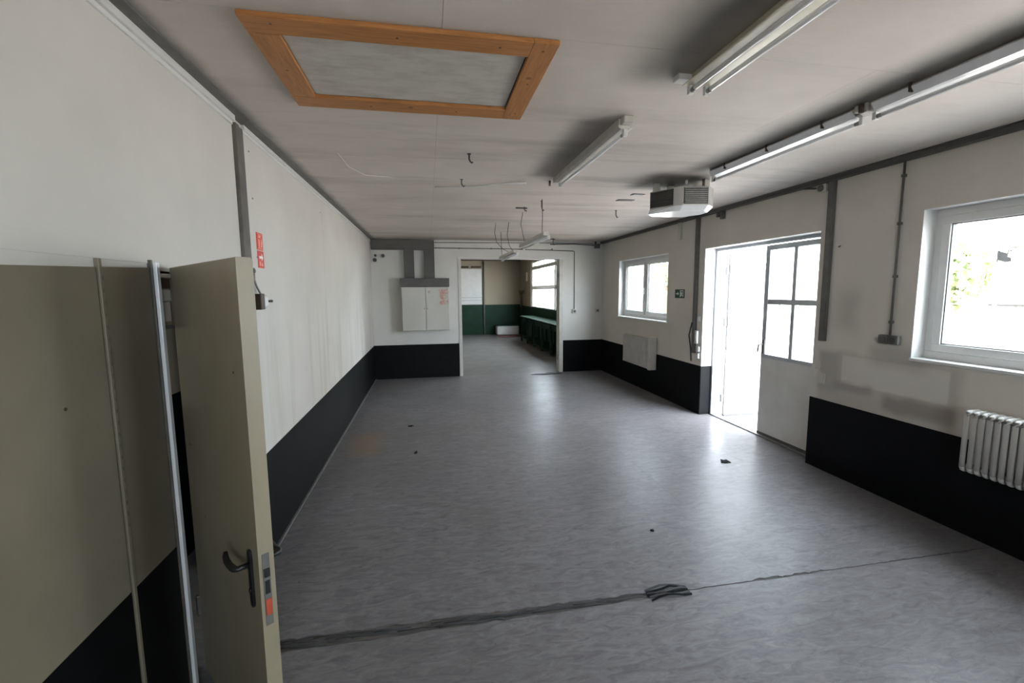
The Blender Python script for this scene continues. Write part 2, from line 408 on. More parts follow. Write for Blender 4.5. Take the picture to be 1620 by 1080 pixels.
# black wainscots and skirting strips
def dado(b6, parent, mat='band'): box('wainscot', b6, MT[mat], parent, .001)
dado((L, L+.006, 3.34, D, 0, BAND), wl)
dado((L, OP[0]-.06, D-.006, D, 0, BAND), wb); dado((OP[1]+.07, B, D-.006, D, 0, BAND), wb)
dado((B-.006, B, DR[1], D, 0, BAND), wr); dado((B-.006, B, FY, DR[0], 0, BAND), wr)
dado((B, B+WT-.02, DR[1]-.006, DR[1], 0, BAND), wr)
dado((B-.006, B, D+.2, RY, 0, 1.27), wrr, 'green'); dado((L, B, RY-.006, RY, 0, 1.31), wrf, 'green')
dado((L, L+.006, D+.2, RY, 0, 1.31), wrl, 'green')
box('baseboard_left', (L+.006, L+.022, 3.36, D-.01, 0, .018), MT['trimgrey'], kind='structure')

# left wall boards above the doorway / along the wall, white trim below the ceiling
def wboard(y0, y1, z0, z1): box('wall_board', (L, L+.004, y0, y1, z0, z1), MT['wall_l'], wl, .001)
wboard(FY, 3.195, 2.03, 2.95); wboard(3.345, 5.575, BAND+.004, 2.95); wboard(5.580, D, BAND+.004, 2.95)
for y, z in ((3.45, 2.86), (3.46, 2.55), (3.47, 2.15), (5.5, 2.8)):      # board fixings
    pipe('screw', [(L+.003, y, z), (L+.007, y, z)], .006, MT['trimgrey'], wl)
bm = bmesh.new(); bx(bm, L, L+.03, FY, 3.19, 2.965, 3.005); bx(bm, L, L+.014, FY, 3.19, 2.945, 2.967)
obj('trim_1', bm, MT['pvc'], bevel=.003, kind='structure')
bm = bmesh.new(); bx(bm, L, L+.022, 3.35, D, 2.968, 2.998); bx(bm, L, L+.010, 3.35, D, 2.95, 2.97)
obj('trim_2', bm, MT['pvc'], bevel=.003, kind='structure')
box('trim_3', (L, L+.085, FY, D, 2.998, H+.002), MT['trimgrey'], bevel=.003, kind='structure')
bm = bmesh.new(); bx(bm, B-.075, B, FY, D, 2.965, H+.002); bx(bm, B-.088, B, FY, D, 3.0, H+.002)
obj('trim_4', bm, MT['trimdark'], bevel=.004, kind='structure')

# back opening frame
bm = bmesh.new(); bx(bm, OP[0]-.055, OP[0]+.012, D-.014, D+.21, 0, OP[3]-.001); obj('trim_5', bm, MT['pvcold'], bevel=.004, kind='structure')
bm = bmesh.new(); bx(bm, OP[1]-.03, OP[1]+.065, D-.02, D+.21, 0, OP[3]-.001); bx(bm, OP[1]-.045, OP[1]-.03, D+.03, D+.06, .02, OP[3]-.002)
obj('trim_6', bm, MT['pvcold'], bevel=.004, kind='structure')
bm = bmesh.new(); bx(bm, OP[0]-.06, OP[1]+.07, D-.012, D+.21, OP[3]-.001, OP[3]+.035); obj('trim_7', bm, MT['wall_o'], bevel=.004, kind='structure')
for z in (.35, 1.3, 2.25):
    pipe('hinge_pin', [(OP[1]-.05, D+.02, z-.06), (OP[1]-.05, D+.02, z+.06)], .012, MT['metal'], bpy.data.objects['trim_6'])

# threshold tear at the opening
def flake(name, pts, z, mat, th=.004, curl=0, **k):
    bm = bmesh.new()
    lo = [bm.verts.new((x, y, z)) for x, y in pts]; hi = [bm.verts.new((x, y, z+th+curl*(i % 2))) for i, (x, y) in enumerate(pts)]
    bm.faces.new(lo[::-1]); bm.faces.new(hi); n = len(pts)
    for i in range(n): bm.faces.new((lo[i], lo[(i+1) % n], hi[(i+1) % n], hi[i]))
    return obj(name, bm, mat, origin=(pts[0][0], pts[0][1], z), **k)
flake('torn_flooring', [(2.25, 9.78), (2.55, 9.70), (2.98, 9.76), (2.96, 9.86), (2.7, 9.98), (2.6, 9.87), (2.4, 9.90)], .001, MT['flap'], .004, .004,
      label='torn piece of grey flooring lying in the opening to the rear room', cat='flooring scrap')

# ------------------------------------------------------------ windows
def window(name, r, xi, splits, fixed=.065, handle=None, sash=.06, transom=None, label=None):
    y0, y1, z0, z1 = r
    w = thing(name, label, 'window', (xi, (y0+y1)/2, z0), kind='structure')
    def ring(a, b2, c, d, t, x0, x1):
        bm = bmesh.new(); bx(bm, x0, x1, a, b2, c, c+t); bx(bm, x0, x1, a, b2, d-t, d)
        bx(bm, x0, x1, a, a+t, c+t, d-t); bx(bm, x0, x1, b2-t, b2, c+t, d-t); return bm
    obj('window_frame', ring(y0, y1, z0, z1, fixed, xi, xi+.07), MT['pvc'], w, .006)
    edges = [y0+fixed] + list(splits) + [y1-fixed]
    for s in splits:
        box('mullion', (xi-.002, xi+.07, s-.022, s+.022, z0+fixed, z1-fixed), MT['pvc'], w, .004)
    rows = [z0+fixed] + (list(transom) if transom else []) + [z1-fixed]
    for i in range(len(edges)-1):
        a = edges[i] + (.0 if i == 0 else .022); b2 = edges[i+1] - (0 if i == len(edges)-2 else .022)
        for j in range(len(rows)-1):
            c, d = rows[j]+(0 if j == 0 else .02), rows[j+1]-(0 if j == len(rows)-2 else .02)
            s = obj('sash', ring(a+.004, b2-.004, c+.004, d-.004, sash, xi-.018, xi+.045), MT['pvc'], w, .005)
            bm = ring(a+.004+sash, b2-.004-sash, c+.004+sash, d-.004-sash, .008, xi-.006, xi+.03)
            obj('gasket', bm, MT['trimdark'], s)
            box('pane', (xi+.010, xi+.014, a+sash+.004, b2-sash-.004, c+sash+.004, d-sash-.004), MT['glass'], s)
    if transom:
        for z in transom: box('transom', (xi, xi+.07, y0+fixed, y1-fixed, z-.02, z+.02), MT['pvc'], w, .004)
    if handle:
        bm = bmesh.new(); hy, hz = handle
        bx(bm, xi-.028, xi-.018, hy-.014, hy+.014, hz-.035, hz+.035); tube(bm, [(xi-.02, hy, hz), (xi-.05, hy, hz)], .008)
        bx(bm, xi-.058, xi-.044, hy-.011, hy+.011, hz-.11, hz+.012)
        obj('handle', bm, MT['pvc'], w, .003)
    return w
w1 = window('window_1', W1, B+.13, [], handle=None, label='large white plastic window in the right wall above the column radiator')
box('window_sill', (B-.014, B+.13, W1[0]-.01, W1[1]+.002, W1[2]-.022, W1[2]+.004), MT['pvc'], w1, .004)
w2 = window('window_2', W2, B+.12, [8.09], handle=(8.09, 1.93), label='two-sash white window in the right wall beyond the yard door')
box('window_sill', (B-.035, B+.12, W2[0]-.02, W2[1]+.012, W2[2]-.022, W2[2]+.004), MT['pvc'], w2, .004)
w4 = window('added_window_4', W4, B+.13, [], label='unseen white window added in the right wall beside the camera for light')
w5 = window('added_window_5', (0, W5[1]-W5[0], W5[2], W5[3]), 0, [], label='unseen white window added in the wall behind the camera for light')
w5.location = ((W5[0]+W5[1])/2, FY-.05, W5[2]); w5.rotation_euler = (0, 0, math.radians(-90))
w3 = window('window_3', WR, B+.05, [14.15], fixed=.05, sash=.03, transom=[2.02, 2.78], label='large multi-pane window in the right wall of the rear room')
for o in w3.children:
    if o.name.startswith(('sash', 'window_frame', 'transom', 'mullion')): o.data.materials[0] = MT['pvcold']

# white reveal linings of the right-wall openings
def reveal(name, r, x1):
    y0, y1, z0, z1 = r; bm = bmesh.new(); e = .006
    bx(bm, B-.001, x1, y1-e, y1, z0, z1); bx(bm, B-.001, x1, y0, y0+e, z0, z1); bx(bm, B-.001, x1, y0, y1, z1-e, z1)
    return obj(name, bm, MT['pvc'], wr)
reveal('window_reveal', W1, B+.13); reveal('window_reveal', W2, B+.12)
bm = bmesh.new(); bx(bm, B-.001, B+WT, DR[1]-.006, DR[1], BAND, DR[3]); bx(bm, B-.001, B+WT, DR[0], DR[1], DR[3]-.006, DR[3])
obj('door_reveal', bm, MT['pvc'], wr)

# ------------------------------------------------------------ yard door: frame, closed glazed leaf, open leaf
bm = bmesh.new(); bx(bm, B+.17, B+.235, DR[0], DR[1], DR[3]-.045, DR[3]-.006); bx(bm, B+.17, B+.235, DR[1]-.04, DR[1]-.006, 0, DR[3]-.045)
bx(bm, B+.17, B+.235, DR[0], DR[0]+.03, 0, DR[3]-.045)
obj('trim_8', bm, MT['frameg'], bevel=.004, kind='structure')
box('trim_9', (B+.15, B+.26, DR[0]+.03, DR[1]-.04, 0, .018), MT['metal'], bevel=.004, kind='structure')
def glazed_leaf(name, loc, rz, w, label, flip=1):
    """leaf from hinge along local +Y; local X is thickness"""
    d = thing(name, label, 'door', loc, rz, kind='structure'); h0, h1 = .02, 2.44; st = .07; t = .045
    mid0, mid1 = 1.03, 1.075; pm = 1.74
    def lb(nm, b6, mat, par=d, bevel=.003):
        bm = bmesh.new(); bx(bm, *b6); me = bpy.data.meshes.new(nm); bmesh.ops.recalc_face_normals(bm, faces=bm.faces); bm.to_mesh(me); bm.free(); me.materials.append(mat)
        o = bpy.data.objects.new(nm, me); COL.objects.link(o); o.parent = par
        if bevel: md = o.modifiers.new('bevel', 'BEVEL'); md.width = bevel; md.segments = 2; md.limit_method = 'ANGLE'
        return o
    lb('lower_panel', (.006, t-.006, st*.2, w-st*.2, h0+.01, mid0), MT['leafw'])
    lb('stile', (0, t, 0, st, mid0, h1), MT['frameg']); lb('stile', (0, t, w-st, w, mid0, h1), MT['frameg'])
    lb('stile', (0.002, t-.002, 0, .02, h0, mid0), MT['leafw']); lb('stile', (.002, t-.002, w-.02, w, h0, mid0), MT['leafw'])
    lb('rail', (0, t, st, w-st, h1-.06, h1), MT['frameg']); lb('rail', (.0, t, st, w-st, mid0, mid1), MT['frameg'])
    lb('kick_rail', (-.003, t+.003, 0.0, w, h0, h0+.035), MT['trimdark'])
    lb('glazing_bar', (.006, t-.006, st, w-st, pm-.032, pm+.032), MT['frameg'])
    lb('glazing_bar', (.006, t-.006, w/2-.026, w/2+.026, mid1, pm-.022), MT['frameg'])
    lb('glazing_bar', (.006, t-.006, w/2-.026, w/2+.026, pm+.022, h1-.06), MT['frameg'])
    for a, b2 in ((st, w/2-.018), (w/2+.018, w-st)):
        for c, e in ((mid1, pm-.022), (pm+.022, h1-.06)): lb('pane', (t/2-.002, t/2+.002, a, b2, c, e), MT['glass'], bevel=0)
    return d, lb, w
# closed leaf: hinge near the camera side
leafx = B+.165
d1, lb, w = glazed_leaf('door_1', (leafx, DR[0]+.032, 0), 0, .925, 'white yard door leaf with four panes above a plain panel, closed')
hd = lb('handle', (-.012, 0, .86, .90, 1.08, 1.26), MT['trimgrey'])
bm = bmesh.new(); tube(bm, [(-.012, .885, 1.20), (-.055, .89, 1.20), (-.06, .90, 1.19), (-.058, .915, 1.10)], .010)
tube(bm, [(-.06, .90, 1.19), (-.05, .93, 1.23)], .006)
me = bpy.data.meshes.new('lever'); bm.to_mesh(me); bm.free(); me.materials.append(MT['trimgrey']); o = bpy.data.objects.new('lever', me); COL.objects.link(o); o.parent = hd
for z in (.35, 1.3, 2.2):
    lb('hinge', (-.014, .004, -.028, .0, z-.05, z+.05), MT['metal'])
# open leaf: hinged at the far jamb, swung outwards so it stands across the view
d2_, lb, w = glazed_leaf('door_2', (B+.30, DR[1]-.12, -.03), math.radians(-91), .93, 'white yard door leaf with four panes standing open outdoors')
for z in (.30, 1.45, 2.2):
    lb('hinge', (-.02, .03, -.035, .0, z-.06, z+.06), MT['metal'])

# ------------------------------------------------------------ left doorway: leaf, jamb, lining boards, passage behind
u = Vector((.560, -.725, 0)).normalized(); ang = math.atan2(u.y, u.x) - math.pi/2    # leaf local +Y along u
d3 = thing('door_3', 'beige steel door with black lever handle, standing ajar at the left', 'door', (L+.010, 2.335, 0), ang, kind='structure')
def lb3(nm, b6, mat, par=d3, bevel=.003):
    b6 = (-b6[1], -b6[0]) + tuple(b6[2:])       # thickness runs away from the face the camera sees
    bm = bmesh.new(); bx(bm, *b6); bmesh.ops.recalc_face_normals(bm, faces=bm.faces)
    me = bpy.data.meshes.new(nm); bm.to_mesh(me); bm.free(); me.materials.append(mat)
    o = bpy.data.objects.new(nm, me); COL.objects.link(o); o.parent = par
    if bevel: md = o.modifiers.new('bevel', 'BEVEL'); md.width = bevel; md.segments = 2; md.limit_method = 'ANGLE'
    return o
# local frame: +Y along the leaf; thickness given as positive numbers is laid towards local -X
LW = .916
lb3('leaf_panel', (.0, .044, .012, LW-.002, .012, 2.018), MT['beigedoor'])
lb3('leaf_edge', (-.0015, .0455, LW-.003, LW, .012, 2.018), MT['beigedoor'], bevel=.001)
lb3('rebate_strip', (.044, .050, .012, LW, .012, 2.012), MT['beigedoor'], bevel=.001)
lp = lb3('lock_plate', (.010, .034, LW, LW+.0025, .715, .985), MT['trimgrey'], bevel=.0005)
lb3('latch', (.013, .031, LW+.002, LW+.010, .90, .93), MT['black'], lp, .001)
lb3('bolt_hole', (.014, .030, LW+.002, LW+.004, .835, .885), MT['black'], lp, 0)
lb3('painted_bolt', (.012, .032, LW+.002, LW+.006, .755, .815), MT['orange'], lp, .001)
# lever handle set on both faces
for s, nm in ((-1, 'handle'), (1, 'handle')):
    bm = bmesh.new(); y0 = LW-.078; x0 = 0 if s < 0 else .050
    pl = [(y0-.015, .775), (y0-.009, .762), (y0+.009, .762), (y0+.015, .775), (y0+.015, .965), (y0+.009, .978), (y0-.009, .978), (y0-.015, .965)]
    prism(bm, pl, 'X', x0, x0+s*.009)
    zc = .925; pts = [(x0+s*.006, y0, zc), (x0+s*.045, y0, zc), (x0+s*.052, y0-.015, zc-.002), (x0+s*.052, y0-.06, zc-.010), (x0+s*.052, y0-.095, zc-.008), (x0+s*.050, y0-.118, zc+.004), (x0+s*.046, y0-.126, zc+.016)]
    tube(bm, pts, [.010, .010, .012, .012, .012, .010, .007], 10)
    tube(bm, [(x0+s*.008, y0, .825), (x0+s*.014, y0, .825)], .008, 10)
    for v in bm.verts: v.co.x = -v.co.x
    me = bpy.data.meshes.new(nm); bmesh.ops.recalc_face_normals(bm, faces=bm.faces); bm.to_mesh(me); bm.free(); me.materials.append(MT['black'])
    o = bpy.data.objects.new(nm, me); COL.objects.link(o); o.parent = d3; o['label'] = 'black lever handle'
for z in (.35,): lb3('hinge', (-.012, .02, -.018, .012, z-.05, z+.05), MT['metal'])
for z, y in ((1.62, .80), (1.2, .10), (.9, .25)): lb3('rivet', (-.0015, .001, y, y+.008, z, z+.008), MT['brown'], bevel=0)
# bracket hinge near the top of the door
X_ = L+.012
hb = box('hinge_bracket', (L-.02, X_+.004, 2.228, 2.322, 1.745, 1.985), MT['beigedoor'], d3, .003)
def hbp(nm, y0, y1, z0, z1, d, mat):
    bm = bmesh.new(); bx(bm, X_+.003, X_+d, y0, y1, z0, z1)
    Mi = (d3.matrix_basis).inverted(); bmesh.ops.transform(bm, matrix=Mi, verts=bm.verts)
    obj(nm, bm, MT[mat], hb, .0015, origin=(0, 0, 0))
hbp('hinge_cap', 2.226, 2.324, 1.972, 1.988, .014, 'rad'); hbp('hinge_block', 2.245, 2.305, 1.925, 1.968, .012, 'brown')
hbp('hinge_plate', 2.232, 2.312, 1.868, 1.918, .009, 'pvcold'); hbp('hinge_plate', 2.240, 2.305, 1.775, 1.862, .007, 'rad')
hbp('hinge_rod', 2.312, 2.324, 1.758, 1.968, .014, 'brown'); hbp('hinge_cap', 2.228, 2.322, 1.742, 1.758, .012, 'trimgrey')

# steel post beyond the doorway, jamb strip, lining boards with black lower part
box('trim_10', (L-.02, L+.026, 3.20, 3.255, 0, 2.965), MT['trimbrown'], bevel=.004, kind='structure')
box('trim_11', (L-.02, L+.016, 3.255, 3.34, 0, 2.965), MT['trimgrey'], bevel=.004, kind='structure')
box('trim_12', (L-.10, L+.030, 2.205, 2.229, 0, 2.035), MT['lampw'], bevel=.002, kind='structure')
box('trim_13', (L-.10, L+.010, 2.232, 3.20, 2.0, 2.03), MT['pvcold'], bevel=.002, kind='structure')
def lining(y0, y1, z0a, z0b, nm='lining_board'):
    bm = bmesh.new(); x1 = L+.012
    prism(bm, [(y0, BAND), (y1, BAND), (y1, z0b), (y0, z0a)], 'X', L-.001, x1)
    o = obj(nm, bm, MT['beige'], wl, .002)
    bm = bmesh.new(); prism(bm, [(y0, 0), (y1, 0), (y1, BAND-.0005), (y0, BAND-.0005)], 'X', L-.001, x1)
    obj('wainscot', bm, MT['band'], wl, .001)
lining(FY, .30, 1.92, 1.935); lining(.303, 1.868, 1.940, 1.998); lining(1.896, 2.186, 2.0, 2.012)
box('cover_strip', (L, L+.017, 1.877, 1.893, BAND, 2.03), MT['beige'], wl, .002)
box('cover_strip', (L, L+.017, 1.877, 1.893, 0, BAND), MT['beige'], wl, .002)
box('cover_strip', (L, L+.018, 2.192, 2.201, .0, 2.045), MT['trimbrown'], wl, .002)
for kk in range(22):
    z = 1.95-kk*.045; box('staple', (L+.017, L+.0185, 1.885, 1.889, z, z+.016), MT['trimbrown'], wl)
pipe('screw', [(L+.011, 1.66, 1.53), (L+.014, 1.66, 1.53)], .006, MT['brown'], wl)
# passage behind the doorway
bm = bmesh.new(); bx(bm, L-.62, L-.16, 1.4, 1.5, 0, 2.6); bx(bm, L-.62, L-.16, 4.6, 4.7, 0, 2.6); bx(bm, L-.70, L-.60, 1.4, 4.7, 0, 2.6)
pw = obj('wall_passage', bm, MT['wall_rear'], kind='structure')
box('wainscot', (L-.6, L-.594, 1.5, 4.6, 0, 1.2), MT['band'], pw)
box('ceiling_passage', (L-.7, L-.16, 1.4, 4.7, 2.6, 2.7), MT['wall_o'], kind='structure')
box('floor_passage', (L-.7, L, 1.4, 4.7, -.12, -.001), MT['screed'], kind='structure')

# red signs and key switch on the left wall
def sign(y0, y1, z0, z1, glyphs, label):
    s = box('fire_sign', (L+.004, L+.008, y0, y1, z0, z1), MT['red'], origin=(L+.004, (y0+y1)/2, z0), label=label, cat='sign', group='red signs on the left wall')
    for poly in glyphs:
        bm = bmesh.new(); prism(bm, [(y0+(y1-y0)*a, z0+(z1-z0)*c) for a, c in poly], 'X', L+.0078, L+.0092)
        obj('sign_symbol', bm, MT['redfade'] if len(poly) < 7 else MT['signw'], s)
    return s
sign(3.475, 3.590, 2.205, 2.325, [[(.25,.12),(.45,.12),(.45,.62),(.25,.62)], [(.2,.7),(.55,.7),(.72,.85),(.3,.88)], [(.6,.15),(.78,.15),(.88,.45),(.72,.75),(.64,.4)], [(.08,.06),(.92,.06),(.92,.09),(.08,.09)], [(.08,.91),(.92,.91),(.92,.94),(.08,.94)]],
     'upper of two red fire equipment signs on the left wall')
sign(3.478, 3.592, 2.078, 2.198, [[(.2,.55),(.6,.55),(.6,.42),(.85,.62),(.6,.84),(.6,.7),(.2,.7)], [(.2,.12),(.38,.12),(.38,.38),(.2,.38)], [(.48,.12),(.8,.12),(.62,.38)]],
     'lower of two red fire equipment signs on the left wall')
ks = thing('key_switch', 'small steel key lock with key and cord on the left wall beside the door', 'lock', (L+.004, 3.44, 1.78))
bm = bmesh.new(); bx(bm, L+.004, L+.05, 3.355, 3.43, 1.785, 1.895); obj('body', bm, MT['brown'], ks, .005)
bm = bmesh.new(); bx(bm, L+.004, L+.045, 3.43, 3.53, 1.79, 1.885); obj('case', bm, MT['pvc'], ks, .02)
pipe('key', [(L+.025, 3.52, 1.84), (L+.025, 3.57, 1.84), (L+.03, 3.63, 1.84)], [.004, .008, .010], MT['black'], ks)
pipe('cord', [(L+.012, 3.37, 2.07), (L+.014, 3.36, 1.99), (L+.02, 3.38, 1.94), (L+.03, 3.42, 1.89)], .007, MT['cablelight'], ks)
pipe('cord_clip', [(L+.004, 3.365, 2.05), (L+.022, 3.365, 2.05)], .013, MT['trimgrey'], ks)

# ------------------------------------------------------------ ceiling hatch
ht = thing('ceiling_hatch', 'ceiling access hatch framed with orange pine boards', 'hatch', (-.05, 2.5, H))
zf = H-.022; X0, X1, Y0, Y1 = -.715, .612, 2.055, 2.945; x0, x1, y0, y1 = -.59, .492, 2.182, 2.806
bm = bmesh.new(); bx(bm, x1+.001, X1, Y0, Y1, zf, H); obj('frame_board', bm, MT['piney'], ht, .003)
bm = bmesh.new(); bx(bm, X0, x0, y0-.001, y1, zf, H); obj('frame_board', bm, MT['piney'], ht, .003)
bm = bmesh.new(); bx(bm, X0, x1, Y0, y0-.001, zf, H); obj('frame_board', bm, MT['pinex'], ht, .003)
bm = bmesh.new(); bx(bm, X0, x1, y1+.001, Y1, zf, H); obj('frame_board', bm, MT['pinex'], ht, .003)
box('hatch_panel', (x0+.004, x1-.006, y0+.004, y1-.010, H-.006, H+.0), MT['hatch'], ht, .001)
bm = bmesh.new()
bx(bm, x0, x1, y1-.010, y1, H-.002, H); bx(bm, x1-.006, x1, y0, y1, H-.002, H); obj('gap_seal', bm, MT['black'], ht)
for x, y in ((-.60, 2.10), (-.1, 2.12), (.35, 2.12), (.55, 2.12), (.55, 2.45), (.56, 2.85), (-.65, 2.5), (-.3, 2.88), (.2, 2.88)):
    pipe('screw', [(x, y, zf-.0008), (x, y, zf+.002)], .006, MT['brown'], ht)

# ------------------------------------------------------------ fluorescent lamps
def batten(loc, length, label, group=None, twin=False, drop=0.0, clips=0, refl=False):
    X, Y0_, Zc = loc   # Y0_ near end
    o = thing('fluorescent_lamp', label, 'lamp', (X, Y0_+length/2, Zc), group=group)
    y0, y1 = Y0_, Y0_+length
    bm = bmesh.new()
    if twin:
        prism(bm, [(X-.045, Zc), (X-.045, Zc-.035), (X-.085, Zc-.05), (X-.085, Zc-.054), (X+.085, Zc-.054), (X+.085, Zc-.05), (X+.045, Zc-.035), (X+.045, Zc)], 'Y', y0, y1)
    elif refl:
        prism(bm, [(X-.03, Zc), (X-.03, Zc-.05), (X-.005, Zc-.062), (X+.03, Zc-.05), (X+.03, Zc)], 'Y', y0, y1)
    else:
        prism(bm, [(X-.05, Zc), (X-.052, Zc-.055), (X-.03, Zc-.066), (X+.03, Zc-.066), (X+.052, Zc-.055), (X+.05, Zc)], 'Y', y0, y1)
    obj('housing', bm, MT['lampcream' if twin else 'lamp'], o, .004)
    zb = Zc-.058 if twin else Zc-.066
    for dx in ((-.045, .045) if twin else (.0,)):
        for y, s in ((y0+.012, 1), (y1-.012, -1)):
            bm = bmesh.new(); bx(bm, X+dx-.014, X+dx+.014, y-.012, y+.012, zb-.042, zb+.004); obj('lamp_holder', bm, MT['pvc'], o, .004)
        bm = bmesh.new(); tube(bm, [(X+dx, y0+.024, zb-.024), (X+dx, y1-.024, zb-.024)], .013, 12)
        tb = obj('tube', bm, MT['tube'], o)
        for y in (y0+.026, y1-.056):
            bm = bmesh.new(); tube(bm, [(X+dx, y, zb-.024), (X+dx, y+.03, zb-.024)], .0136, 12); obj('tube_cap', bm, MT['metal'], tb)
    if refl:
        bm = bmesh.new(); prism(bm, [(X-.06, Zc-.02), (X-.03, Zc-.055), (X+.03, Zc-.055), (X+.075, Zc-.030), (X+.077, Zc-.034), (X+.032, Zc-.060), (X-.032, Zc-.060), (X-.062, Zc-.024)], 'Y', y0+.03, y1-.03)
        obj('reflector', bm, MT['lampw'], o)
    for i in range(clips):
        y = y0 + length*(i+.5)/clips
        bm = bmesh.new(); bx(bm, X-.066, X-.055, y-.007, y+.007, Zc-.03, Zc); bx(bm, X-.066, X-.04, y-.005, y+.005, Zc-.050, Zc-.03); obj('clip', bm, MT['brown'], o, .002)
    return o
batten((1.42, .70, H), 1.56, 'twin-tube fluorescent lamp on the ceiling, topmost and nearest', twin=True)
bm = bmesh.new(); bx(bm, 1.30, 1.42, 2.24, 2.30, H-.03, H); obj('lamp_bracket', bm, MT['pvc'], [x for x in COL.objects if x.name == 'fluorescent_lamp'][0], .005)
lm = batten((1.30, 2.87, H), 1.50, 'single dusty white fluorescent lamp midway between hatch and rear opening')
for y, s in ((4.44, 1), (2.84, 1)):
    bm = bmesh.new(); bx(bm, 1.26, 1.33, y-.03, y+.03, H-.045, H); obj('end_clamp', bm, MT['pvcold'], lm, .006)
pipe('bolt', [(1.25, 4.55, H), (1.25, 4.55, H-.05)], .012, MT['brown'], lm)
batten((2.67, 2.44, H), 1.50, 'white fluorescent lamp in the right row, just before the fan heater', clips=3, refl=True, group='right row of lamps')
batten((2.67, .88, H), 1.50, 'white fluorescent lamp in the right row, cut by the right photo edge', clips=3, refl=True, group='right row of lamps')
jb = thing('junction_box', 'small pale junction box between the two lamps of the right row', 'junction box', (2.66, 2.41, H))
bm = bmesh.new(); bx(bm, 2.62, 2.71, 2.382, 2.438, H-.055, H); obj('box_body', bm, MT['pvcold'], jb, .006)
pipe('cap_nut', [(2.60, 2.40, H-.01), (2.60, 2.40, H-.06)], .014, MT['brown'], jb); pipe('cap_nut', [(2.60, 2.43, H-.01), (2.60, 2.43, H-.05)], .012, MT['pvcold'], jb)

# suspended lamps toward the rear opening
def pendant(X, y0, y1, z, label, wires):
    o = thing('suspended_lamp', label, 'lamp', (X, (y0+y1)/2, z), group='lamps hanging near the rear opening')
    bm = bmesh.new(); prism(bm, [(X-.03, z), (X-.04, z-.045), (X-.025, z-.05), (X+.025, z-.05), (X+.04, z-.045), (X+.03, z)], 'Y', y0, y1); obj('housing', bm, MT['lamp'], o, .004)
    bm = bmesh.new(); tube(bm, [(X+.03, y0+.03, z-.070), (X+.03, y1-.03, z-.070)], .016, 10); obj('tube', bm, MT['tube'], o)
    for y in (y0+.015, y1-.015):
        bm = bmesh.new(); bx(bm, X+.01, X+.05, y-.012, y+.012, z-.09, z-.045); obj('lamp_holder', bm, MT['pvc'], o, .003)
    for pts in wires: pipe('hanger_wire', pts, .0045, MT['cable'], o, 6)
    return o
pendant(1.40, 5.25, 6.70, 2.60, 'slim lamp hanging on wires before the rear opening, nearer of two', [
    [(1.40, 5.45, H), (1.405, 5.45, 2.8), (1.40, 5.45, 2.60)],
    [(1.36, 6.4, H), (1.33, 6.4, 2.85), (1.36, 6.42, 2.72), (1.40, 6.45, 2.60)]])
pendant(1.40, 7.15, 8.65, 2.56, 'slim lamp hanging on wires before the rear opening, farther of two', [
    [(1.32, 7.3, H), (1.29, 7.3, 2.8), (1.33, 7.35, 2.65), (1.40, 7.4, 2.56)],
    [(1.12, 7.4, H), (1.10, 7.4, 2.85), (1.13, 7.4, 2.70), (1.25, 7.5, 2.60), (1.36, 7.6, 2.56)],
    [(1.38, 8.5, H), (1.40, 8.5, 2.56)]])
def hook(X, Y, ln, label, bar=None, mat='cable', name='ceiling_hook'):
    bm = bmesh.new(); tube(bm, [(X, Y, H), (X, Y, H-ln*.6), (X+.008, Y, H-ln*.85), (X+.02, Y, H-ln), (X+.03, Y, H-ln*.9)], .007, 7)
    tube(bm, [(X, Y, H), (X, Y, H-.006)], .016, 8)
    if bar: bx(bm, X-bar, X+bar*.3, Y-.008, Y+.008, H-.02, H-.006)
    obj(name, bm, MT[mat], origin=(X, Y, H), label=label, cat='hook', group='hooks in the ceiling')
hook(.36, 3.78, .07, 'dark metal hook in the ceiling beyond the hatch, nearest one')
hook(.36, 4.62, .07, 'faint grey metal hook in the ceiling, second beyond the hatch', mat='trimgrey')
hook(1.30, 6.0, .05, 'dark ceiling hook with a flat bar above the hanging lamps', bar=.12)
hook(1.42, 5.55, .12, 'dark ceiling hook right behind the middle lamp')
hook(2.62, 6.05, .10, 'dark metal hook in the ceiling left behind the fan heater')
hook(2.67, 9.45, .14, 'dark metal hook in the ceiling near the rear wall, right of the opening', bar=.14)
for x, y, l in ((2.50, 5.03, .13), (2.53, 5.36, .20)):
    bm = bmesh.new(); bx(bm, x-l, x+.02, y-.038, y+.038, H-.008, H)
    obj('vent_slot', bm, MT['black'], bevel=.003, origin=(x, y, H), label='short black slotted bar on the ceiling left of the fan heater, ' + ('nearer one' if y < 5.2 else 'farther one'), cat='vent', group='black bars on the ceiling')
pipe('ceiling_cable', [(.10, 4.95, H-.012), (.45, 4.90, H-.012), (.80, 4.70, H-.012), (1.02, 4.62, H-.012)], .008, MT['pvc'], label='pale cable running loosely along the ceiling', cat='cable')
pipe('ceiling_cable', [(-.68, 3.9, H-.006), (-.66, 4.3, H-.008), (-.55, 4.58, H-.008), (-.30, 4.62, H-.006)], .004, MT['lamp'], label='thin pale bent wire on the ceiling near the left wall', cat='cable')

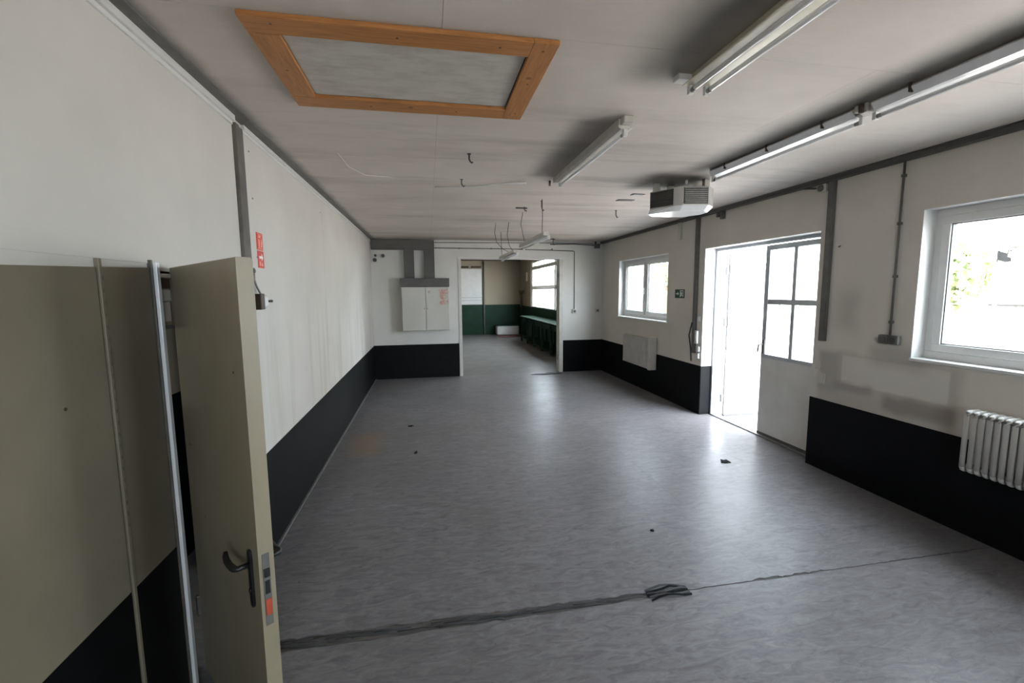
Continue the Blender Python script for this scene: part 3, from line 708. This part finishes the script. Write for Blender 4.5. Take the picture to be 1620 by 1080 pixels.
# ------------------------------------------------------------ fan heater under the ceiling
fh = thing('fan_heater', 'white faceted air heater with louvred grilles hanging from the ceiling', 'heater', (2.64, 4.42, H))
foot = [(2.335, 4.515), (2.47, 4.27), (2.53, 4.205), (2.78, 4.155), (2.91, 4.27), (2.95, 4.50), (2.80, 4.68), (2.42, 4.68)]
zb, zt = 2.742, 2.925
bm = bmesh.new(); prism(bm, foot, 'Z', zb, zt); obj('casing', bm, MT['lamp'], fh, .006)
bm = bmesh.new()     # shallow tapered bottom tray
inner = [(2.31, 4.50), (2.45, 4.32), (2.53, 4.26), (2.78, 4.22), (2.87, 4.31), (2.88, 4.45), (2.76, 4.63), (2.41, 4.63)]
lo = [bm.verts.new((x, y, zb-.050)) for x, y in inner]; hi = [bm.verts.new((x, y, zb+.002)) for x, y in foot]
bm.faces.new(lo[::-1]); bm.faces.new(hi)
for i in range(8): bm.faces.new((lo[i], lo[(i+1) % 8], hi[(i+1) % 8], hi[i]))
obj('bottom_tray', bm, MT['lampw'], fh, .004)
def grille(p, q, inset, out, n, mat_s, lab):
    p, q = Vector((*p, 0)), Vector((*q, 0)); dr = (q-p).normalized(); ln = (q-p).length; nm = Vector((dr.y, -dr.x, 0))
    Mx = Matrix.Translation(p) @ Matrix((dr, -nm, Vector((0, 0, 1)))).transposed().to_4x4()
    bm = bmesh.new(); bx(bm, inset, ln-inset, -.004, .004, zb+.012, zt-.012, Mx); g = obj('grille', bm, MT['grille'], fh)
    for i in range(n):
        z = zb+.026 + (zt-zb-.045)*i/(n-1)
        bm = bmesh.new(); bx(bm, inset+.008, ln-inset-.008, -.013, -.003, z-.0045, z+.0045, Mx); obj('louvre', bm, MT[mat_s], g)
grille((2.335, 4.515), (2.47, 4.27), .008, 1, 8, 'grille', '')
grille((2.53, 4.205), (2.78, 4.155), .008, 1, 8, 'metal', '')
for x, y in ((2.40, 4.50), (2.80, 4.24), (2.62, 4.60), (2.88, 4.50)):
    bm = bmesh.new(); bx(bm, x-.03, x+.03, y-.025, y+.025, zt, H); obj('mounting_bracket', bm, MT['pvcold'], fh, .005)
pipe('cap_nut', [(2.62, 4.30, H), (2.62, 4.30, H-.04)], .014, MT['pvc'], fh)

# ------------------------------------------------------------ right wall fittings
def duct(name, y0, y1, z0, z1, th, mat, label, cat='cable duct', grp='ducts on the right wall'):
    o = thing(name, label, cat, (B, (y0+y1)/2, z0), group=grp)
    bm = bmesh.new(); bx(bm, B-th, B, y0, y1, z0, z1); obj('channel', bm, MT[mat], o, .004)
    bm = bmesh.new(); bx(bm, B-th-.006, B-th, y0+.006, y1-.006, z0, z1); obj('cover', bm, MT[mat], o, .002)
    return o
duct('cable_duct', 3.915, 3.985, 1.36, 2.966, .035, 'trimgrey', 'dark grey vertical cable duct on the wall right of the yard door')
pd = duct('cable_duct', 6.19, 6.265, .93, 2.966, .035, 'trimgrey', 'dark grey vertical cable duct on the wall left of the yard door')
pipe('loose_cable', [(B-.05, 6.24, 1.4), (B-.06, 6.30, 1.2), (B-.05, 6.26, 1.0), (B-.04, 6.25, .80)], .011, MT['cable'], pd)
duct('cable_duct', 6.68, 6.76, 2.70, 2.966, .03, 'pvcold', 'short pale cable duct under the ceiling left of the yard door')
bm = bmesh.new(); bx(bm, B-.05, B-.002, 5.62, 5.68, 2.86, 2.966); bx(bm, B-.04, B-.002, 5.74, 5.78, 2.90, 2.966); bx(bm, B-.03, B-.002, 5.62, 5.78, 2.93, 2.95)
obj('pipe_bracket', bm, MT['trimgrey'], bevel=.003, origin=(B, 5.7, 2.9), label='grey metal bracket under the ceiling edge above the yard door', cat='bracket')
cj = thing('junction_box', 'small round-lidded junction box at the ceiling edge above the yard door', 'junction box', (B, 4.07, 2.93))
bm = bmesh.new(); bx(bm, B-.045, B, 4.01, 4.12, 2.88, 2.962); obj('box_body', bm, MT['pvcold'], cj, .008)
pipe('lid', [(B-.045, 4.065, 2.92), (B-.055, 4.065, 2.92)], .034, MT['trimgrey'], cj, 14)
pipe('cable_stub', [(B-.02, 4.12, 2.93), (B-.02, 4.22, 2.95), (B-.02, 4.30, 2.965)], .008, MT['cable'], cj)
# switches beside the door
def wallbox(name, y, z, w, h, th, mat, label, cat, face=None, grp=None):
    o = thing(name, label, cat, (B, y, z-h/2), group=grp)
    bm = bmesh.new(); bx(bm, B-th, B-.001, y-w/2, y+w/2, z-h/2, z+h/2); obj('base', bm, MT[mat], o, .004)
    if face:
        bm = bmesh.new(); bx(bm, B-th-.007, B-th, y-w*.32, y+w*.32, z-h*.34, z+h*.34); obj('rocker', bm, MT[face], o, .003)
    return o
wallbox('light_switch', 6.13, 1.46, .07, .08, .02, 'pvc', 'uppermost white switch beside the duct left of the yard door', 'switch', 'pvc', 'switches left of the yard door')
wallbox('light_switch', 6.145, 1.18, .06, .20, .045, 'pvc', 'tall white switch box, middle one left of the yard door', 'switch', 'pvcold', 'switches left of the yard door')
wallbox('light_switch', 6.12, 1.00, .075, .085, .03, 'pvc', 'upper of the two lowest white switches left of the yard door', 'switch', 'pvcold', 'switches left of the yard door')
wallbox('light_switch', 6.12, .90, .075, .085, .03, 'pvc', 'lowest white switch left of the yard door, just above the black band', 'switch', 'pvcold', 'switches left of the yard door')
wallbox('light_switch', 3.99, 1.10, .06, .09, .012, 'pvcold', 'upper cream switch below the duct right of the yard door', 'switch', 'pvcold', 'switches right of the yard door')
wallbox('light_switch', 3.93, .97, .09, .11, .012, 'pvcold', 'lower cream socket below the duct right of the yard door', 'socket', 'pvcold', 'switches right of the yard door')
co = thing('conduit', 'thin grey conduit running down the right wall to a double socket', 'conduit', (B, 3.26, 1.47))
pipe('pipe', [(B-.018, 3.262, 1.47), (B-.018, 3.262, 2.966)], .009, MT['trimgrey'], co)
for z in (1.6, 2.0, 2.45, 2.85): bm = bmesh.new(); bx(bm, B-.03, B-.001, 3.247, 3.277, z-.012, z+.012); obj('clip', bm, MT['trimgrey'], co, .003)
so = thing('double_socket', 'dark grey double surface socket at the foot of the thin conduit', 'socket', (B, 3.26, 1.42))
for y in (3.215, 3.305):
    bm = bmesh.new(); bx(bm, B-.045, B-.001, y-.043, y+.043, 1.405, 1.485); s = obj('socket_box', bm, MT['trimgrey'], so, .008)
    pipe('socket_insert', [(B-.045, y, 1.445), (B-.051, y, 1.445)], .030, MT['trimdark'], s, 16)
pipe('wall_peg', [(B, 3.84, 2.31), (B-.02, 3.835, 2.31), (B-.035, 3.80, 2.315)], .006, MT['trimgrey'], label='small grey peg on the wall right of the yard door duct', cat='peg')
# emergency exit sign
es = thing('exit_sign', 'green emergency exit sign on the wall between far window and yard door', 'sign', (B, 6.69, 1.765))
bm = bmesh.new(); bx(bm, B-.012, B-.001, 6.555, 6.825, 1.765, 1.905); obj('plate', bm, MT['exitg'], es, .002)
def es_poly(pts, nm='symbol'):   # u: 0..1 left to right seen from the room (left = larger y)
    bm = bmesh.new(); prism(bm, [(6.825-.27*a, 1.765+.14*c) for a, c in pts], 'X', B-.0135, B-.0118); obj(nm, bm, MT['signw'], es)
es_poly([(.12,.45),(.30,.45),(.30,.28),(.44,.5),(.30,.72),(.30,.55),(.12,.55)], 'arrow')
for pts in ([(.56,.12),(.60,.12),(.60,.88),(.56,.88)], [(.88,.12),(.92,.12),(.92,.88),(.88,.88)], [(.60,.82),(.88,.82),(.88,.88),(.60,.88)]): es_poly(pts, 'door_symbol')
for pts in ([(.68,.70),(.74,.70),(.74,.80),(.68,.80)], [(.66,.40),(.76,.40),(.74,.68),(.66,.66)], [(.66,.42),(.72,.42),(.66,.16),(.60,.16)], [(.72,.42),(.77,.42),(.84,.22),(.80,.18)], [(.74,.64),(.84,.52),(.82,.48),(.73,.56)], [(.66,.64),(.58,.50),(.60,.47),(.68,.56)]): es_poly(pts, 'running_figure')

# column radiator under the near window
rd = thing('column_radiator', 'cream cast column radiator under the near window on the right wall', 'radiator', (B-.13, 2.0, .55))
rm = bmesh.new()
def section(bm, y):
    def loop(xa, xb, z0, z1, r):
        c = .03; pts = [(xa, y, z0+c), (xa, y, z1-c), (xa+.010, y, z1-.008), (xa+c, y, z1), (xb-c, y, z1), (xb-.010, y, z1-.008), (xb, y, z1-c), (xb, y, z0+c), (xb-.010, y, z0+.008), (xb-c, y, z0), (xa+c, y, z0), (xa+.010, y, z0+.008), (xa, y, z0+c)]
        tube(bm, pts, r, 8)
    loop(B-.195, B-.065, .562, .998, .0165)
    for z in (.578, .982): tube(bm, [(B-.13, y-.023, z), (B-.13, y+.023, z)], .017, 8)
first = None
for i in range(24):
    y = 2.515 - i*.046
    if first is None:
        bm = bmesh.new(); section(bm, y); first = obj('section', bm, MT['rad'], rd)
    else:
        c = first.copy(); COL.objects.link(c); c.parent = rd; c.location = (0, -i*.046, 0)
pipe('connecting_pipe', [(B-.13, 2.53, .575), (B-.13, 2.56, .575)], .016, MT['rad'], rd); pipe('connecting_pipe', [(B-.13, 2.53, .985), (B-.13, 2.56, .985)], .016, MT['rad'], rd)
for y in (2.44, 1.4):
    bm = bmesh.new(); bx(bm, B-.06, B-.005, y-.01, y+.01, .60, .64); bx(bm, B-.06, B-.005, y-.01, y+.01, .93, .97); obj('wall_bracket', bm, MT['rad'], rd)
# panel radiator under the far window
rp = thing('panel_radiator', 'white panel radiator under the far window', 'radiator', (B-.07, 7.98, .46))
bm = bmesh.new(); bx(bm, B-.115, B-.10, 7.52, 8.54, .46, 1.0); obj('front_panel', bm, MT['rad'], rp, .008)
bm = bmesh.new(); bx(bm, B-.05, B-.035, 7.52, 8.54, .46, 1.0); obj('rear_panel', bm, MT['rad'], rp, .006)
bm = bmesh.new(); bx(bm, B-.118, B-.03, 7.50, 8.56, 1.0, 1.01); obj('top_cover', bm, MT['rad'], rp, .003)
for y in (7.50, 8.54): bm = bmesh.new(); bx(bm, B-.118, B-.03, y, y+.02, .46, 1.0); obj('side_cover', bm, MT['rad'], rp, .003)
for i in range(16):
    y = 7.58 + i*.06; bm = bmesh.new(); bx(bm, B-.119, B-.114, y, y+.022, .50, .96); obj('rib', bm, MT['rad'], rp, .002)
bm = bmesh.new(); bx(bm, B-.16, B-.02, 7.36, 7.43, .46, 1.06); obj('pipe_cover', bm, MT['pvcold'], rp, .006)
pipe('valve', [(B-.08, 7.50, .98), (B-.08, 7.44, .98), (B-.12, 7.44, .98)], .018, MT['pvc'], rp)

# ------------------------------------------------------------ back wall
cb = thing('wall_cabinet', 'cream two-door steel cabinet with rusty stain on the rear wall', 'cabinet', (-.05, D-.12, 1.07))
bm = bmesh.new(); bx(bm, -.555, .450, D-.235, D-.002, 1.07, 2.0); obj('body', bm, MT['cab'], cb, .006)
for a, c in ((-.545, -.060), (-.046, .440)):
    bm = bmesh.new(); bx(bm, a, c, D-.253, D-.236, 1.08, 1.99); dd = obj('door', bm, MT['cab'], cb, .004)
    kx = -.085 if a < -.1 else -.02
    bm = bmesh.new(); bx(bm, kx-.006, kx+.006, D-.258, D-.252, 1.52, 1.55); obj('handle', bm, MT['trimgrey'], dd, .003)
tk = thing('cable_trunking', 'grey boxed trunking from the ceiling corner down to the cabinet', 'trunking', (-.2, D, 2.0))
for nm, b6 in (('horizontal_duct', (L+.03, .155, D-.11, D-.001, 2.79, 2.995)), ('collar', (-.575, .455, D-.25, D-.001, 2.003, 2.185)),
               ('riser', (-.485, -.275, D-.11, D-.001, 2.185, 2.79)), ('riser', (-.065, .155, D-.112, D-.001, 2.185, 2.79))):
    bm = bmesh.new(); bx(bm, *b6); obj(nm, bm, MT['trunk'], tk, .006)
for x in (-.9, -.6, -.25, .05): bm = bmesh.new(); bx(bm, x-.002, x+.002, D-.113, D-.110, 2.79, 2.995); obj('joint', bm, MT['trimdark'], tk)
cn = thing('conduit', 'thin conduit along the rear wall above the opening, down to a switch', 'conduit', (1.7, D, 2.83))
pipe('pipe', [(.16, D-.012, 2.84), (1.7, D-.012, 2.835), (3.315, D-.012, 2.80), (3.33, D-.012, 2.78), (3.335, D-.012, 1.46)], .009, MT['trimgrey'], cn)
pipe('pipe', [(.16, D-.012, 2.955), (2.9, D-.012, 2.975), (3.78, D-.012, 2.975)], .007, MT['trimgrey'], cn)
for x in (.7, 1.4, 2.1, 2.8): bm = bmesh.new(); bx(bm, x-.012, x+.012, D-.024, D-.001, 2.82, 2.85); obj('clip', bm, MT['trimgrey'], cn, .003)
def backbox(name, x, z, w, h, label, cat, mat, fm):
    o = thing(name, label, cat, (x, D, z-h/2))
    bm = bmesh.new(); bx(bm, x-w/2, x+w/2, D-.04, D-.001, z-h/2, z+h/2); obj('base', bm, MT[mat], o, .008)
    bm = bmesh.new(); tube(bm, [(x, D-.04, z), (x, D-.046, z)], w*.32, 14); obj('insert', bm, MT[fm], o)
backbox('wall_socket', 3.335, 1.42, .10, .10, 'grey socket at the foot of the conduit right of the rear opening', 'socket', 'rad', 'trimgrey')
backbox('wall_socket', 3.905, 1.43, .09, .09, 'small grey socket on the rear wall close to the right corner', 'socket', 'rad', 'trimgrey')
cjb = thing('junction_box', 'dark junction box in the right rear corner under the ceiling', 'junction box', (3.85, D-.05, 2.88))
bm = bmesh.new(); bx(bm, 3.80, 3.93, D-.07, D-.022, 2.86, 2.965); obj('box_body', bm, MT['trimgrey'], cjb, .006)
pipe('cap_nut', [(3.83, D-.04, 2.965), (3.83, D-.04, H)], .022, MT['cable'], cjb)
pipe('cable_arm', [(3.80, D-.03, 2.93), (3.3, D-.03, 2.955), (2.75, D-.03, 2.94)], .010, MT['cable'], cjb)
for x, z, r, lab in ((-.92, 2.665, .035, 'black pipe stub on the rear wall, rightmost of the three under the trunking'), (-1.075, 2.67, .026, 'small black pipe stub on the rear wall, upper left under the trunking'), (-1.09, 2.575, .04, 'black pipe stub on the rear wall, lower left under the trunking')):
    o = thing('pipe_stub', lab, 'pipe', (x, D, z), group='pipe stubs under the trunking')
    pipe('stub', [(x, D-.001, z), (x, D-.05, z)], r, MT['cable'], o, 14); pipe('flange', [(x, D-.001, z), (x, D-.008, z)], r*1.35, MT['rad'], o, 14)

# ------------------------------------------------------------ rear room
rb = thing('wall_shutter', 'large white board under a dark bar on the far wall', 'board', (1.75, RY, 1.32))
bm = bmesh.new(); bx(bm, 1.10, 2.31, RY-.04, RY-.001, 1.33, 2.86); p = obj('panel', bm, MT['pvc'], rb, .006)
for x0, x1 in ((1.2, 1.75), (1.85, 2.28)): bm = bmesh.new(); bx(bm, x0, x1, RY-.10, RY-.001, 2.90, 2.98); obj('dark_bar', bm, MT['brown'], rb, .006)
for z in (1.5, 1.62): bm = bmesh.new(); bx(bm, 1.12, 2.3, RY-.043, RY-.039, z, z+.01); obj('groove', bm, MT['trimgrey'], rb)
bm = bmesh.new(); bx(bm, 1.2, 3.2, RY-.16, RY-.08, 3.22, 3.30)
pipe('heating_pipe', [(2.40, RY-.05, 0), (2.40, RY-.05, 1.4), (2.40, RY-.05, 3.2)], .035, MT['trimgrey'], label='dark vertical heating pipe on the far wall of the rear room', cat='pipe')
bm.free()
cp = thing('ceiling_pipe', 'brown pipe hanging under the ceiling of the rear room', 'pipe', (2.2, RY-.3, 3.25))
pipe('pipe', [(-.5, RY-.3, 3.24), (3.2, RY-.3, 3.24), (3.98, RY-.3, 3.24)], .045, MT['brown'], cp)
for x in (1.3, 2.6, 3.6): pipe('pipe_hanger', [(x, RY-.3, 3.28), (x, RY-.3, RH)], .015, MT['brown'], cp)
bm = bmesh.new(); bx(bm, 2.9, 3.85, RY-.55, RY-.05, .02, .40)
lowb = thing('low_box', 'low white box against the far wall of the rear room', 'box', (3.4, RY-.3, 0))
obj('box_body', bm, MT['pvc'], lowb, .01)
bm = bmesh.new(); bx(bm, 2.87, 3.88, RY-.58, RY-.03, .40, .43); obj('lid', bm, MT['green'], lowb, .005)
box('floor_mat', (2.85, 3.75, RY-1.5, RY-.65, .0, .012), simple('faded_red_mat', (.13, .055, .05), .8, var=.2), origin=(3.3, RY-1, 0), label='faded red mat on the floor before the low white box', cat='mat')
bt = thing('standpipe', 'brown funnel-topped standpipe in the far right corner of the rear room', 'pipe', (3.88, 18.7, .9))
pipe('pipe', [(3.90, 18.7, 1.0), (3.90, 18.7, 1.78)], .045, MT['brown'], bt); pipe('funnel', [(3.90, 18.7, 1.76), (3.90, 18.7, 1.88), (3.90, 18.7, 1.92)], [.05, .12, .12], MT['brown'], bt, 12)
pipe('foot', [(3.90, 18.7, 0), (3.90, 18.7, 1.0)], .03, MT['brown'], bt)
wallp = box('wall_notice', (B-.012, B-.001, 18.05, 18.35, 2.30, 2.66), MT['signw'], origin=(B, 18.2, 2.3), label='pale narrow notice on the rear room wall beside the window', cat='notice')
bn = thing('workbench', 'long dark green workbench under the windows of the rear room', 'workbench', (3.7, 14, 0))
bm = bmesh.new(); bx(bm, 3.44, B-.01, 11.4, 16.9, .90, .955); obj('bench_top', bm, simple('worn_green_bench_top', (.016, .03, .02), .85, var=.3, spec=.05), bn, .006)
bm = bmesh.new(); bx(bm, 3.50, 3.53, 11.5, 16.8, .74, .90); obj('apron', bm, MT['green'], bn, .004)
for y in (11.55, 12.6, 13.65, 14.7, 15.75, 16.75):
    for x in (3.50, 3.92): bm = bmesh.new(); bx(bm, x-.03, x+.03, y-.03, y+.03, 0, .90); obj('leg', bm, MT['green'], bn, .004)
bm = bmesh.new(); bx(bm, 3.55, 3.98, 11.6, 16.7, .12, .15); obj('lower_shelf', bm, MT['green'], bn, .004)

# ------------------------------------------------------------ floor scraps
def scrap(x, y, s, label, n=7, seed=1):
    r = random.Random(seed); pts = [(x+s[0]*math.cos(2*math.pi*i/n)*r.uniform(.5, 1), y+s[1]*math.sin(2*math.pi*i/n)*r.uniform(.5, 1)) for i in range(n)]
    flake('floor_scrap', pts, .0005, MT['debris'], .004, .006, label=label, cat='scrap', group='black scraps on the floor')
scrap(3.19, 4.27, (.07, .07), 'largest black scrap on the floor, in the light before the yard door', 9, 3)
scrap(1.70, 3.10, (.02, .022), 'small black scrap in the middle of the floor, beyond the torn joint', 7, 4)
scrap(-.195, 5.25, (.022, .05), 'small black scrap on the floor right of the orange stain', 7, 5)
scrap(-.30, 6.35, (.05, .03), 'faint small scrap on the floor farther toward the cabinet', 6, 6)
# loose torn strips lying along the joint
fp = thing('torn_flap', 'curled torn flap of floor covering at the end of the dark torn joint', 'flooring scrap', (1.44, 2.41, 0))
for i in range(6):
    y = 2.352 + i*.021; r = random.Random(i+20)
    xs = [1.30 + .055*k for k in range(6)]
    pts = [(x, y + .012*math.sin(k*1.1+i) + (.02-.007*i)*(k/5), .004 + .016*math.sin(math.pi*k/5)*r.uniform(.5, 1)) for k, x in enumerate(xs)]
    bm = bmesh.new(); prev = None
    for (x, yy2, z) in pts:
        cur = [bm.verts.new((x, yy2-.0055, z)), bm.verts.new((x, yy2+.0055, z+.003)), bm.verts.new((x, yy2+.0055, z-.0015)), bm.verts.new((x, yy2-.0055, z-.003))]
        if prev:
            for k in range(4): bm.faces.new((prev[k], prev[(k+1) % 4], cur[(k+1) % 4], cur[k]))
        else: bm.faces.new(cur[::-1])
        prev = cur
    bm.faces.new(prev); obj('strip', bm, MT['flap'] if i % 2 else MT['debris'], fp)
tr = thing('torn_fibres', 'dark torn fibres of old adhesive lying in the floor joint', 'flooring scrap', (.3, 2.42, 0))
bm = bmesh.new(); r = random.Random(9)
for i in range(46):
    x = r.uniform(-1.1, 1.25); l = r.uniform(.12, .45); y = 2.39 + r.uniform(0, .055) * (1-.5*max(0, x)/1.3)
    tube(bm, [(x, y, -.002), (x+l*.3, y+r.uniform(-.006, .006), .001), (x+l*.7, y+r.uniform(-.008, .006), 0), (x+l, y+r.uniform(-.006, .004), -.002)], .0028, 5)
obj('fibre', bm, MT['flap'], tr, kind='stuff')

# ------------------------------------------------------------ outdoors
box('ground_front', (-20, B+WT, -20, FY-.15, -.25, -.05), MT['asphalt'], kind='structure')
yard = box('ground', (B+WT, 40, -20, 45, -.25, -.05), MT['asphalt'], kind='structure')
bd = thing('house', 'pale house with small windows across the yard', 'building', (17, 8, 0))
bm = bmesh.new(); bx(bm, 16, 24, 1.5, 19, -.05, 6.0); obj('facade', bm, MT['ext'], bd)
bm = bmesh.new(); bx(bm, 15.85, 16, 1.4, 19.1, 3.0, 3.10); obj('ledge', bm, MT['trimgrey'], bd)
bm = bmesh.new(); prism(bm, [(1.2, 6.0), (19.3, 6.0), (10.2, 8.2)], 'X', 15.7, 24.2); obj('roof', bm, simple('grey_roof_tiles', (.16, .14, .13), .7), bd)
for y, z in ((10.0, 2.55), (6.2, 2.0), (14.5, 2.0), (8.0, 4.2), (11.5, 4.2), (15, 4.2)):
    h = .42 if y == 10.0 else 1.1; wd = .42 if y == 10.0 else 1.0
    bm = bmesh.new(); bx(bm, 15.95, 16.0, y-wd/2, y+wd/2, z, z+h); wf = obj('window', bm, MT['pvc'], bd)
    bm = bmesh.new(); bx(bm, 15.94, 15.952, y-wd/2+.05, y+wd/2-.05, z+.05, z+h-.05); obj('pane', bm, MT['band'], wf)
rl = thing('railing', 'low grey metal railing in front of the pale house', 'railing', (15, 9.2, 0))
for y in [6.95+.42*i for i in range(7)]: bm = bmesh.new(); bx(bm, 14.98, 15.02, y-.02, y+.02, -.05, 1.42); obj('post', bm, MT['trimgrey'], rl)
bm = bmesh.new(); bx(bm, 14.97, 15.03, 6.9, 9.62, 1.39, 1.45); obj('rail', bm, MT['black'], rl)
def tree(x, y, h, r, label, seed):
    o = thing('tree', label, 'tree', (x, y, -.05)); rr = random.Random(seed)
    pipe('trunk', [(x, y, -.05), (x+.05, y, h*.4), (x, y+.1, h*.75)], [.14, .10, .05], MT['bark'], o)
    bm = bmesh.new()
    for i in range(900):
        a, b3, c = rr.gauss(0, r*.5), rr.gauss(0, r*.5), rr.gauss(0, r*.42); s = rr.uniform(.10, .2)
        p = Vector((x+a, y+b3, h*.72+c)); d = Vector((rr.gauss(0, 1), rr.gauss(0, 1), rr.gauss(0, 1))).normalized(); e = d.orthogonal().normalized(); f2 = d.cross(e)
        bm.faces.new([bm.verts.new(p+e*s), bm.verts.new(p+f2*s*.5), bm.verts.new(p-e*s), bm.verts.new(p-f2*s*.5)])
    obj('foliage', bm, MT['leaves'], o, kind='stuff')
tree(13.0, 9.3, 3.0, .9, 'small green tree beside the pale house, seen in the near window', 2)
tree(14.0, 27.5, 4.6, 1.7, 'green tree seen through the left sash of the far window', 3)
tree(13.0, 23.0, 4.2, 1.4, 'green tree seen through the right sash of the far window', 5)
hz = thing('long_building', 'long pale building at the far end of the yard', 'building', (18, 36, 0))
bm = bmesh.new(); bx(bm, 8, 34, 38, 44, -.05, 3.6); obj('facade', bm, MT['ext'], hz)
bm = bmesh.new(); bx(bm, 7.8, 34.2, 37.8, 44.2, 3.6, 3.8); obj('roof', bm, MT['trimgrey'], hz)
